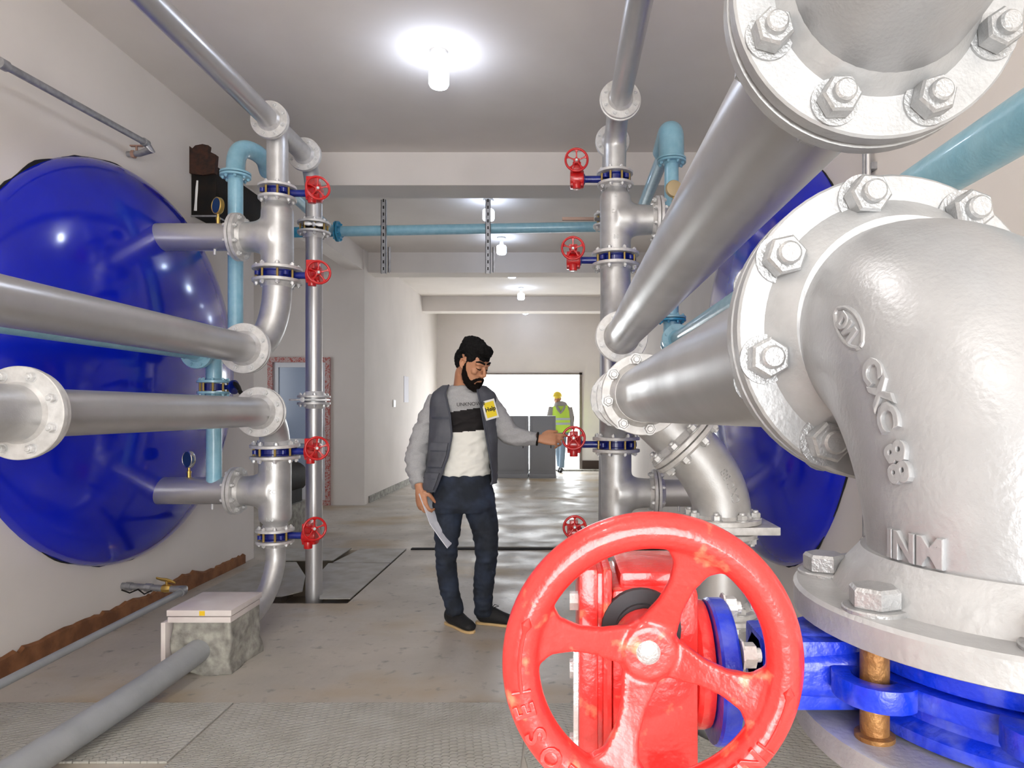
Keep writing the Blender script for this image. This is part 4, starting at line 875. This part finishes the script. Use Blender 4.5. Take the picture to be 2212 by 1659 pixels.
# ================================================================ PEOPLE
def hand(mb, w_, d, nrm, th, curl=(.3, .4, .3), sc=1., thumb=.6, curls=None):
    w_, d, nrm, th = V(w_), V(d).normalized(), V(nrm).normalized(), V(th).normalized()
    nrm = (nrm-d*nrm.dot(d)).normalized(); th = (th-d*th.dot(d)-nrm*th.dot(nrm)).normalized()
    mb.tube([w_-d*.03*sc, w_, w_+d*.03*sc, w_+d*.065*sc, w_+d*.092*sc, w_+d*.100*sc], [r*sc for r in (.027, .027, .036, .042, .041, .034)], 18, asp=[.75, .7, .5, .40, .34, .3], up=th)
    for i in range(4):
        L = (.076, .084, .078, .060)[i]*sc; r = (.0092, .0094, .0090, .0080)[i]*sc; p = w_+d*(.086+(.006, .010, .006, -.004)[i])*sc+th*(.031-.0205*i)*sc
        c = curls[i] if curls else curl; a = 0; P = [p-d*.02*sc, p]; R_ = [r*1.05, r*1.12]; sp = th*(.06-.045*i)
        for k, f in enumerate((.46, .30, .24)):
            a += c[k]; dr = (d*math.cos(a)+nrm*math.sin(a)+sp).normalized(); p = p+dr*L*f; P.append(p); R_.append(r*(1.0, .93, .78)[k])
        mb.tube(crom(P, 3), crs(R_, 3), 10); mb.ball(P[-1], R_[-1], 8)
    b = w_+d*.022*sc+th*.026*sc; t1 = (d*.75+th*.75+nrm*thumb).normalized(); t2 = (d*1.0+th*.15+nrm*thumb*1.2).normalized()
    P = [b, b+t1*.036*sc, b+t1*.036*sc+t2*.032*sc, b+t1*.036*sc+t2*.056*sc]; mb.tube(crom(P, 3), crs([r*sc for r in (.0165, .0125, .0108, .0085)], 3), 10); mb.ball(P[-1], .0085*sc, 8)
HEADSEC = [(-.122, .050, .022, .03, .022), (-.108, .040, .046, .05, .042), (-.085, .020, .068, .062, .054), (-.055, .005, .084, .075, .062), (-.025, 0, .088, .088, .068), (.010, 0, .087, .098, .072), (.040, 0, .090, .104, .075), (.065, 0, .086, .102, .073), (.090, -.005, .072, .090, .064), (.108, -.008, .050, .066, .048), (.120, -.01, .022, .03, .022)]
def headmesh(mb, T, sc=1.):
    vs = []; n = 28
    for z, x0, rf, rb, w_ in HEADSEC:
        for j in range(n):
            a = 2*PI*j/n; c, s_ = math.cos(a), math.sin(a); e = .88
            vs.append(T @ (V((x0+(rf if c > 0 else rb)*math.copysign(abs(c)**e, c), w_*math.copysign(abs(s_)**e, s_), z))*sc))
    k = len(HEADSEC); fs = [(i*n+j, i*n+(j+1) % n, (i+1)*n+(j+1) % n, (i+1)*n+j) for i in range(k-1) for j in range(n)]+[tuple(range(n))[::-1], tuple((k-1)*n+j for j in range(n))]
    mb.add(vs, fs)
    def tb(P, R_, n=10, **k): mb.tube([T @ (V(p)*sc) for p in P], [r*sc for r in R_], n, **k)
    def bl(p, r, s3=(1, 1, 1)): mb.ball(T @ (V(p)*sc), r*sc, 14, s3, T.to_3x3())
    tb([(.078, 0, .040), (.090, 0, .020), (.103, 0, -.004), (.113, 0, -.022), (.100, 0, -.036), (.082, 0, -.040)], [.009, .0085, .0095, .0125, .0105, .008])
    for s_ in (1, -1):
        bl((.097, .011*s_, -.030), .0095); bl((.074, .031*s_, .012), .0165, (1, 1.05, .8))
        tb([(.070, .055*s_, .030), (.083, .040*s_, .036), (.089, .020*s_, .033), (.086, .006*s_, .030)], [.008, .010, .0095, .008])
        bl((.064, .042*s_, -.018), .022, (1, .9, .8))
        tb([(.004, .072*s_, -.026), (-.008, .078*s_, -.020), (-.018, .084*s_, .004), (-.016, .086*s_, .024), (-.004, .083*s_, .032), (.006, .076*s_, .022), (.006, .073*s_, .0)], [.007, .0075, .0075, .007, .0065, .006, .005], 8)
        bl((-.004, .074*s_, .002), .017, (.7, .45, 1.3))
    tb([(.082, .024, -.068), (.092, .010, -.065), (.094, 0, -.066), (.092, -.010, -.065), (.082, -.024, -.068)], [.004, .0065, .0065, .0065, .004], 8)
    bl((.070, 0, -.104), .020, (1, 1.1, .8))
def TH(org, yaw, pitch, roll=0):            # head frame: x forward, y to its left, z up; yaw 0 looks at the camera
    f = V((math.sin(yaw)*math.cos(pitch), -math.cos(yaw)*math.cos(pitch), -math.sin(pitch))); l = V((math.cos(yaw), math.sin(yaw), 0)); u = f.cross(l)
    m = Matrix((f, l, u)).transposed().to_4x4(); m = m @ Matrix.Rotation(roll, 4, 'X'); m.translation = V(org); return m
# ---- the man
YM = 4.10
t = man = thing('person', 'bearded man in grey vest and jeans, papers in one hand, turning a red wheel', 'person', (W(1005, 1355, 4.15).x, 4.15, 0))
Wp = lambda x, y, d=YM: W(x, y, d); PX = YM/F
def torso(mb, lv, n=40, yaw=.22):
    vs = []
    for (py, cx, hw, hd) in lv:
        c = Wp(cx, py)
        for j in range(n):
            a = 2*PI*j/n; x, y = hw*PX*math.copysign(abs(math.cos(a))**.85, math.cos(a)), -hd*math.sin(a)
            vs.append(V((c.x+x*math.cos(yaw*.3), c.y+y+x*.12, c.z)))
    k = len(lv); mb.add(vs, [(i*n+j, i*n+(j+1) % n, (i+1)*n+(j+1) % n, (i+1)*n+j) for i in range(k-1) for j in range(n)]+[tuple(range(n))[::-1], tuple((k-1)*n+j for j in range(n))])
HT = TH(Wp(1020, 788, 4.03), math.radians(56), math.radians(24)); HS = 1.04
sk = MB(); headmesh(sk, HT, HS)
sk.tube([HT @ V((-.028, 0, -.02)), HT @ V((-.034, 0, -.075)), Wp(1002, 832, 4.10), Wp(1000, 860, 4.12)], [.060, .058, .062, .075], 24)
torso(sk, [(1080, 1002, 52, .09), (1020, 1000, 46, .085), (960, 1002, 44, .085), (900, 1003, 50, .095), (865, 1003, 52, .09), (848, 1002, 36, .07)])
RA = [(944, 868, 4.15), (924, 915, 4.15), (904, 968, 4.13), (899, 1010, 4.08), (906, 1050, 4.03)]
LA = [(1058, 873, 4.14), (1078, 908, 4.14), (1100, 936, 4.14), (1130, 946, 4.14), (1166, 948, 4.14)]
sk.tube(crom([Wp(*p) for p in RA], 5), crs([.045, .042, .038, .034, .026], 5), 16); sk.tube(crom([Wp(*p) for p in LA], 5), crs([.045, .042, .038, .034, .026], 5), 16)
LL = [(970, 1085, 4.13), (966, 1130, 4.12), (964, 1192, 4.09), (967, 1250, 4.13), (984, 1325, 4.17)]; LR = [(1034, 1085, 4.14), (1046, 1135, 4.14), (1052, 1190, 4.12), (1046, 1250, 4.18), (1043, 1328, 4.22)]
for q in (LL, LR): sk.tube(crom([Wp(*p) for p in q], 5), crs([.07, .062, .048, .042, .034], 5), 18)
hand(sk, Wp(906, 1056, 4.02), (.22, -.18, -1), (.5, .85, 0), (.85, -.5, 0), (.40, .85, .6), 1.06, .55)
hand(sk, Wp(1166, 948, 4.13), (1, .02, -.02), (.05, .75, -.45), (.0, -.45, 1), sc=1.04, thumb=.15, curls=[(.15, .35, .35), (.40, .75, .5), (.60, .95, .6), (.75, 1.0, .6)])
body = sk.build('body', M['skin'], t, mods=RM(.0042, 5, .45))
# hair, beard, brows, eyes
hb = MB(); R3 = HT.to_3x3()
def hball(mb, p, s3): mb.ball(HT @ (V(p)*HS), HS, 28, s3, R3)
hball(hb, (-.010, 0, .074), (.102, .083, .076)); hball(hb, (-.045, 0, .018), (.076, .0775, .085)); hball(hb, (.050, -.006, .106), (.056, .062, .038)); hball(hb, (-.030, 0, .112), (.078, .070, .046)); hball(hb, (.088, -.01, .098), (.022, .034, .016))
for s_ in (1, -1): hball(hb, (.020, .062*s_, .052), (.036, .016, .032)); hball(hb, (.010, .071*s_, .020), (.012, .006, .030))
hr = hb.build('hair', M['hair'], t, mods=RM(.0045, 2, .5))
for v in hr.data.vertices: v.co += v.normal*(.006*noise.noise(v.co*55)+.003*noise.noise(v.co*140))
bb = MB()
def btb(P, R_, n=12, **k): bb.tube([HT @ (V(p)*HS) for p in P], [r*HS for r in R_], n, **k)
for s_ in (1, -1):
    btb([(.008, .0705*s_, .015), (.012, .069*s_, -.020), (.022, .062*s_, -.055), (.042, .050*s_, -.085), (.066, .028*s_, -.106), (.080, .0, -.112)], [.006, .011, .019, .023, .024, .024])
    btb([(.100, 0, -.050), (.097, .014*s_, -.051), (.088, .030*s_, -.060), (.074, .040*s_, -.080), (.062, .040*s_, -.095)], [.0065, .008, .0085, .012, .018])
hball(bb, (.072, 0, -.108), (.028, .034, .030)); hball(bb, (.088, 0, -.082), (.013, .022, .009))
bd = bb.build('beard', M['beard'], t, mods=RM(.0035, 3, .5))
for v in bd.data.vertices: v.co += v.normal*.003*noise.noise(v.co*120)
for s_ in (1, -1):
    MB().tube([HT @ (V(p)*HS) for p in ((.068, .058*s_, .040), (.084, .044*s_, .047), (.094, .026*s_, .045), (.096, .010*s_, .040))], [.003, .0062, .0065, .005], 8).build('eyebrow', M['hair'], t)
    MB().tube([HT @ (V(p)*HS) for p in ((.074, .047*s_, .007), (.0865, .038*s_, .003), (.0925, .030*s_, .002), (.0885, .019*s_, .006))], [.0018, .0028, .0028, .002], 8).build('eyelashes', M['hair'], t)
# sweatshirt: grey, black band, white
sw = MB(); torso(sw, [(1026, 1000, 58, .120), (1000, 1001, 57, .118), (960, 1002, 56, .116), (915, 1003, 58, .122), (880, 1003, 61, .124), (858, 1003, 60, .115), (845, 1002, 48, .092), (834, 1001, 34, .078)])
sw.tube(crom([Wp(*p) for p in [(950, 862, 4.14)]+RA[1:4]+[(903, 1040, 4.05), (904, 1050, 4.03)]], 6), crs([.066, .070, .068, .062, .050, .044], 6), 24)
sw.tube(crom([Wp(*p) for p in [(1050, 866, 4.13)]+LA[1:4]+[(1150, 948, 4.14), (1160, 948, 4.14)]], 6), crs([.068, .074, .068, .056, .044, .040], 6), 24)
for (px, py, k) in ((905, 985, .7), (899, 1005, .7), (1092, 925, .8), (1112, 938, .7)): pass
so = sw.build('sweatshirt', [M['sweat'], M['sblack'], M['swhite']], t, mods=RM(.006, 6, .5))
og = ORG[t.name]
for v in so.data.vertices:
    p = v.co+og; zf = (.010 if abs(p.x-Wp(1002, 0).x) > .20 else .004)
    v.co += v.normal*(zf*noise.noise(V((p.x*9, p.y*9, p.z*26)))+.006*(1-abs(noise.noise(V((p.x*8+p.z*14, p.y*8, p.z*20-p.x*9))))*4)*.6+.003*noise.noise(p*30))
for f in so.data.polygons:
    p = f.center+og; px = CX+F*p.x/p.y; py = CY-F*(p.z-H)/p.y
    if 960 < px < 1062:
        e = (px-1000)*-.16
        f.material_index = 0 if py < 886+e else (1 if py < 933+e*.6 else 2)
    if px > 1063 and py < 960 or px < 945: f.material_index = 0
tx = text_mesh('UNKNOWN', .030, .0006); m4 = frame((1, .06, .05), (0, .05, 1), Wp(1017, 873, 3.962)); tx.xf(m4); tx.build('chest_lettering', M['ink'], so, smooth=0)
MB().tube([Wp(1001+30*math.cos(a), 838-7*math.sin(a), 4.085-.075*math.cos(0)*(-math.sin(a)) if False else 4.09-.065*max(-math.sin(a), -1)*(-1) if False else 4.085+.07*math.sin(a)) for a in [PI*2*i/28 for i in range(29)]], .007, 8, cap=False).build('neck_band', M['sweat'], so)
# vest
VL = [(833, 1003, 40, .093, 980, 1027), (848, 1003, 60, .128, 976, 1031), (866, 1003, 66, .146, 981, 1035), (900, 1003, 67, .150, 988, 1041), (940, 1002, 67, .148, 990, 1048), (980, 1000, 68, .148, 984, 1054), (1015, 998, 70, .150, 972, 1059), (1040, 996, 72, .152, 962, 1060), (1052, 996, 71, .150, 955, 1058)]
def vlevel(t_):                              # interpolate the levels
    i = min(int(t_), len(VL)-2); f = t_-i; return [a*(1-f)+b*f for a, b in zip(VL[i], VL[i+1])]
def vpt(t_, u, off=0.):                      # u 0..1 runs from the viewer-left front edge round the back to the right front edge
    py, cx, hw, hd, xl, xr = vlevel(t_)
    aL = math.acos(max(-1, min(1, (xl-cx)/hw))); aR = math.acos(max(-1, min(1, (xr-cx)/hw)))
    a = aL+(2*PI-aL+aR)*u if True else 0
    if t_ > 6: py += -8*math.cos(a)*(t_-6)/2
    x, y = (hw*PX+off)*math.copysign(abs(math.cos(a))**.85, math.cos(a)), -(hd+off)*math.sin(a); c = Wp(cx, py)
    fold = .004*noise.noise(V((a*3, t_*1.7, 3)))+.003*noise.noise(V((a*7, t_*4, 9)))
    n_ = V((math.cos(a), -math.sin(a), 0)); return V((c.x+x, c.y+y+x*.12, c.z))+n_*fold
def vshell(mb, t0, t1, u0, u1, th, off, nu=60, nt=34):
    vs = []; fs = []
    for k in (0, 1):
        for i in range(nt+1):
            for j in range(nu+1): vs.append(vpt(t0+(t1-t0)*i/nt, u0+(u1-u0)*j/nu, off+th*k))
    S_ = (nt+1)*(nu+1); g = lambda k, i, j: k*S_+i*(nu+1)+j
    for i in range(nt):
        for j in range(nu): fs += [(g(0, i, j), g(0, i, j+1), g(0, i+1, j+1), g(0, i+1, j)), (g(1, i, j), g(1, i+1, j), g(1, i+1, j+1), g(1, i, j+1))]
    for i in range(nt): fs += [(g(0, i, 0), g(0, i+1, 0), g(1, i+1, 0), g(1, i, 0)), (g(0, i, nu), g(1, i, nu), g(1, i+1, nu), g(0, i+1, nu))]
    for j in range(nu): fs += [(g(0, 0, j), g(1, 0, j), g(1, 0, j+1), g(0, 0, j+1)), (g(0, nt, j), g(0, nt, j+1), g(1, nt, j+1), g(1, nt, j))]
    return mb.add(vs, fs)
ve = vshell(MB(), 0, 8, 0, 1, .010, .006).build('vest', M['vest'], t, smooth=60)
for u in (0, 1): MB().tube([vpt(8*i/30, u, .014) for i in range(31)], .0055, 8).build('vest_edge', M['vestd'], ve)
vshell(MB(), 4.55, 5.7, .010, .125, .010, .014, 14, 8).build('pocket', M['vest'], ve, bevel=0); vshell(MB(), 4.35, 4.75, .008, .130, .007, .022, 14, 3).build('pocket_flap', M['vest'], ve)
vshell(MB(), 6.3, 7.7, .010, .145, .012, .014, 14, 8).build('pocket', M['vest'], ve); vshell(MB(), 6.05, 6.5, .008, .150, .007, .024, 14, 3).build('pocket_flap', M['vest'], ve)
for a_, b_ in ((4.72, 4.80), (6.47, 6.55), (5.68, 5.74), (7.66, 7.72)): vshell(MB(), a_, b_, .010, .128, .0235, .002, 14, 2).build('seam_strip', M['vestd'], ve)  # dark strips along flaps and pockets, standing in for their missing shade
vshell(MB(), 3.0, 3.12, .01, .14, .004, .014, 14, 2).build('seam_strip', M['vestd'], ve)
vshell(MB(), 3.5, 4.4, .90, .985, .008, .014, 12, 6).build('pocket', M['vest'], ve)
# cloth badge: white border, yellow field, black word
bc = vpt(2.55, .945, .024)+V((0, -.004, 0)); nn = V((.50, -.86, .05)); bx = V((.86, .50, .0)); bx = (bx+V((0, 0, .26))).normalized()
fm = frame(bx, (-.15, 0, 1), bc); bg_ = MB().box((-.043, -.058, -.003), (.043, .058, .001)).xf(fm).build('badge', M['white'], ve, smooth=0)
MB().box((-.032, -.046, .001), (.034, .046, .0022)).xf(fm).build('badge_field', M['logo'], bg_, smooth=0) if False else None
MB().box((-.032, -.046, .001), (.034, .046, .0022)).xf(fm).build('badge_field', M['logo'], ve, smooth=0)
text_mesh('Help', .036, .0005, .0006).xf(fm @ Matrix.Translation((.001, .002, .003))).build('badge_lettering', M['ink'], ve, smooth=0)
# jeans
jn = MB(); torso(jn, [(1018, 1000, 54, .112), (1040, 1000, 60, .122), (1068, 1002, 66, .126), (1092, 1003, 67, .120), (1105, 1003, 60, .10)][::-1])
jn.tube(crom([Wp(*p) for p in LL], 6), crs([.098, .086, .067, .062, .054], 6), 26); jn.tube(crom([Wp(*p) for p in LR], 6), crs([.100, .087, .070, .065, .055], 6), 26)
jo = jn.build('jeans', M['jeans'], t, mods=RM(.007, 6, .5))
for v in jo.data.vertices:
    p = v.co+og; k = 1.6 if p.z < .28 or .42 < p.z < .62 else .6
    v.co += v.normal*(.006*k*noise.noise(V((p.x*12, p.y*12, p.z*34)))+.003*noise.noise(p*40))
# shoes
def shoe(heel, toe, zt=0.):
    heel, toe = V(heel), V(toe); d = (toe-heel).normalized(); up = V((0, 0, 1)); L = (toe-heel).length; o_ = thing  # noqa
    mb = MB(); mb.tube([heel+d*L*q+up*z for q, z in ((.0, .055), (.08, .06), (.22, .064), (.42, .058), (.62, .047), (.80, .040), (.93, .034), (1.0, .028))], [.026, .043, .048, .045, .045, .047, .040, .022], 20, asp=[1, 1.15, 1.2, 1.12, .85, .65, .55, .5], up=d.cross(up))
    mb.tube([heel+d*L*.20+up*.07, heel+d*L*.19+up*.115], [.042, .040], 20)
    s_ = mb.build('shoe', M['shoe'], t, mods=RM(.005, 4, .5)); so_ = MB(); q = d.cross(up); vs = []
    pr = [(-.02, .5), (.02, .9), (.12, 1), (.35, .92), (.55, 1.0), (.75, 1.12), (.9, .98), (1.0, .6), (1.03, .1)]
    pl = [(heel+d*L*a+q*(.035*b)) for a, b in pr]+[(heel+d*L*a-q*(.035*b)) for a, b in pr[::-1]]
    so_.prism([(p.x, p.y) for p in pl], .001, .017); so_.build('sole', M['sole'], s_, bevel=.004)
    lc = MB()
    for k in range(4):
        c = heel+d*L*(.42+.09*k)+up*(.098-.012*k); lc.tube([c-q*.026-up*.008, c+up*.004, c+q*.026-up*.008], .0028, 6)
    c = heel+d*L*.38+up*.108; lc.tube([c, c+d*.02+up*.022+q*.006, c+d*.045+up*.012, c+d*.01], .0025, 6); lc.build('laces', M['black'], s_)
hx = Wp(966, 0, 4.24).x; shoe((hx, 4.26, 0), (hx+.185, 4.06, 0)); hx = Wp(1030, 0, 4.25).x; shoe((hx, 4.265, 0), (hx+.26, 4.19, 0))
# wristband on the sleeve end
MB().tube([Wp(1161, 948, 4.14)+V((.004*math.sin(a), .034*math.cos(a), .037*math.sin(a))) for a in [2*PI*i/24 for i in range(25)]], .0065, 8, cap=False).build('wristband', M['black'], t)
# papers in his hand
mb = MB(); P = [(912, 1062, 3.985), (926, 1092, 3.975), (940, 1125, 3.97), (955, 1155, 3.965), (972, 1178, 3.96)]; vs = []; wd = V((.055, .20, .03))
for k, (x, y, d) in enumerate(P):
    c = W(x, y, d)+V((0, .10, 0)); ww = V((.020+.006*k if k < 3 else .016, .105, .012)); vs += [c-ww, c+ww, c+ww+V((.0, .001, -.006)), c-ww+V((0, .001, -.006))]
fs = [(0, 1, 2, 3), (16, 19, 18, 17)]
for k in range(4): b = k*4; fs += [(b, b+4, b+5, b+1), (b+1, b+5, b+6, b+2), (b+2, b+6, b+7, b+3), (b+3, b+7, b+4, b)]
mb.add(vs, fs); o = mb.build('paper_sheets', M['paper'], org=(Wp(930, 1100).x, 4.0, Wp(930, 1100).z), smooth=0); tag(o, 'folded white papers held low in the bearded man\'s hand', 'papers')
# ---- the worker at the far doorway
YW = 14.75; s_ = YW/F; t = thing('person', 'worker in yellow helmet and hi-vis vest standing at the bright far doorway', 'person', (W(1213, 0, YW).x, YW, 0))
Q = lambda x, y, dy=0.: W(x, y, YW)+V((0, dy, 0)); og2 = ORG[t.name]
wt = TH(Q(1204, 862), math.radians(-12), .12); sk = MB(); headmesh(sk, wt, 1.0); sk.tube([wt @ V((-.02, 0, -.02)), wt @ V((-.03, 0, -.10)), Q(1208, 885, .03)], [.058, .056, .065], 16)
def wt_t(mb, lv):
    for a in (0,): mb.tube([Q(x, y, .0) for x, y, _, _ in lv], [h_*s_ for _, _, h_, _ in lv], 24, asp=[d/(h_*s_) for _, _, h_, d in lv], up=(1, 0, 0))
wt_t(sk, [(1212, 880, 14, .09), (1212, 900, 14, .09), (1213, 930, 14, .09)])
legs = [[(1207, 925), (1208, 950), (1206, 975), (1209, 1008)], [(1216, 925), (1216, 950), (1215, 975), (1213, 1010)]]
for q, dy in zip(legs, (.10, -.05)): sk.tube([Q(x, y, dy*k/3) for k, (x, y) in enumerate(q)], [.065, .06, .05, .038], 14)
ar = [[(1192, 880), (1187, 900), (1190, 918), (1196, 930)], [(1229, 880), (1235, 903), (1234, 922), (1228, 934)]]
for q, dy in zip(ar, (-.05, .0)): sk.tube([Q(x, y, dy*k) for k, (x, y) in enumerate(q)], [.045, .042, .035, .028], 14)
hand(sk, Q(1196, 930, -.15), (.4, -.3, -.6), (1, 0, 0), (0, -1, 0), (.3, .5, .4)); hand(sk, Q(1228, 934, 0), (-.4, -.1, -.8), (-1, 0, 0), (0, -1, 0), (.3, .5, .4))
sk.build('body', M['skin'], t, mods=RM(.008, 3, .5))
tp = MB(); wt_t(tp, [(1209, 872, 9, .10), (1210, 879, 19, .12), (1211, 890, 22, .14), (1212, 910, 20, .14), (1213, 932, 19, .13)]); tp.ball(Q(1211, 874, -.03), .13, 16, (1.15, 1, .62))
for q, dy in zip(ar, (-.05, .0)): tp.tube([Q(x, y, dy*k) for k, (x, y) in enumerate(q)], [.075, .065, .055, .045], 14)
tp.build('hooded_top', M['hood'], t, mods=RM(.014, 4, .5))
vv = MB(); wt_t(vv, [(1210, 877, 17.5, .145), (1211, 890, 21, .160), (1212, 910, 21, .160), (1213, 934, 21, .155)]); vo = vv.build('hi_vis_vest', M['hivis'], t)
for y in (905, 915): 
    b_ = MB(); wt_t(b_, [(1212, y-2.4, 21.4, .166), (1212, y+2.4, 21.4, .166)]); b_.build('reflective_band', M['reflect'], vo)
MB().tube([Q(1202, 877, -.15), Q(1206, 884, -.175), Q(1211, 893, -.185), Q(1217, 884, -.175), Q(1221, 877, -.15)], [.03, .045, .03, .045, .03], 12, asp=.6).build('hood', M['hood'], t, mods=RM(.012, 3, .5))
lj = MB(); wt_t(lj, [(1212, 928, 16, .12), (1212, 940, 17, .13)])
for q, dy in zip(legs, (.10, -.05)): lj.tube([Q(x, y, dy*k/3) for k, (x, y) in enumerate(q)], [.088, .080, .066, .062], 14)
lj.build('jeans', M['ljeans'], t, mods=RM(.012, 4, .5))
he = MB(); he.ball(wt @ V((-.005, 0, .075)), .118, 20, (1.05, .88, .80), wt.to_3x3()); he.lathe(wt @ V((.015, 0, .062)), wt.to_3x3() @ V((0, 0, 1)), [(.12, 0), (.125, .01), (.11, .016)], 24); he.build('helmet', M['helmet'], t, mods=RM(.008, 3, .5))
for (x, y), dy in zip((legs[0][-1], legs[1][-1]), (.10, -.05)):
    c = Q(x, y, dy); MB().tube([(c.x, c.y+.10, .05), (c.x, c.y, .055), (c.x-.01, c.y-.10, .045), (c.x-.02, c.y-.19, .03)], [.03, .045, .045, .03], 14, asp=.9).build('shoe', M['shoe'], t)
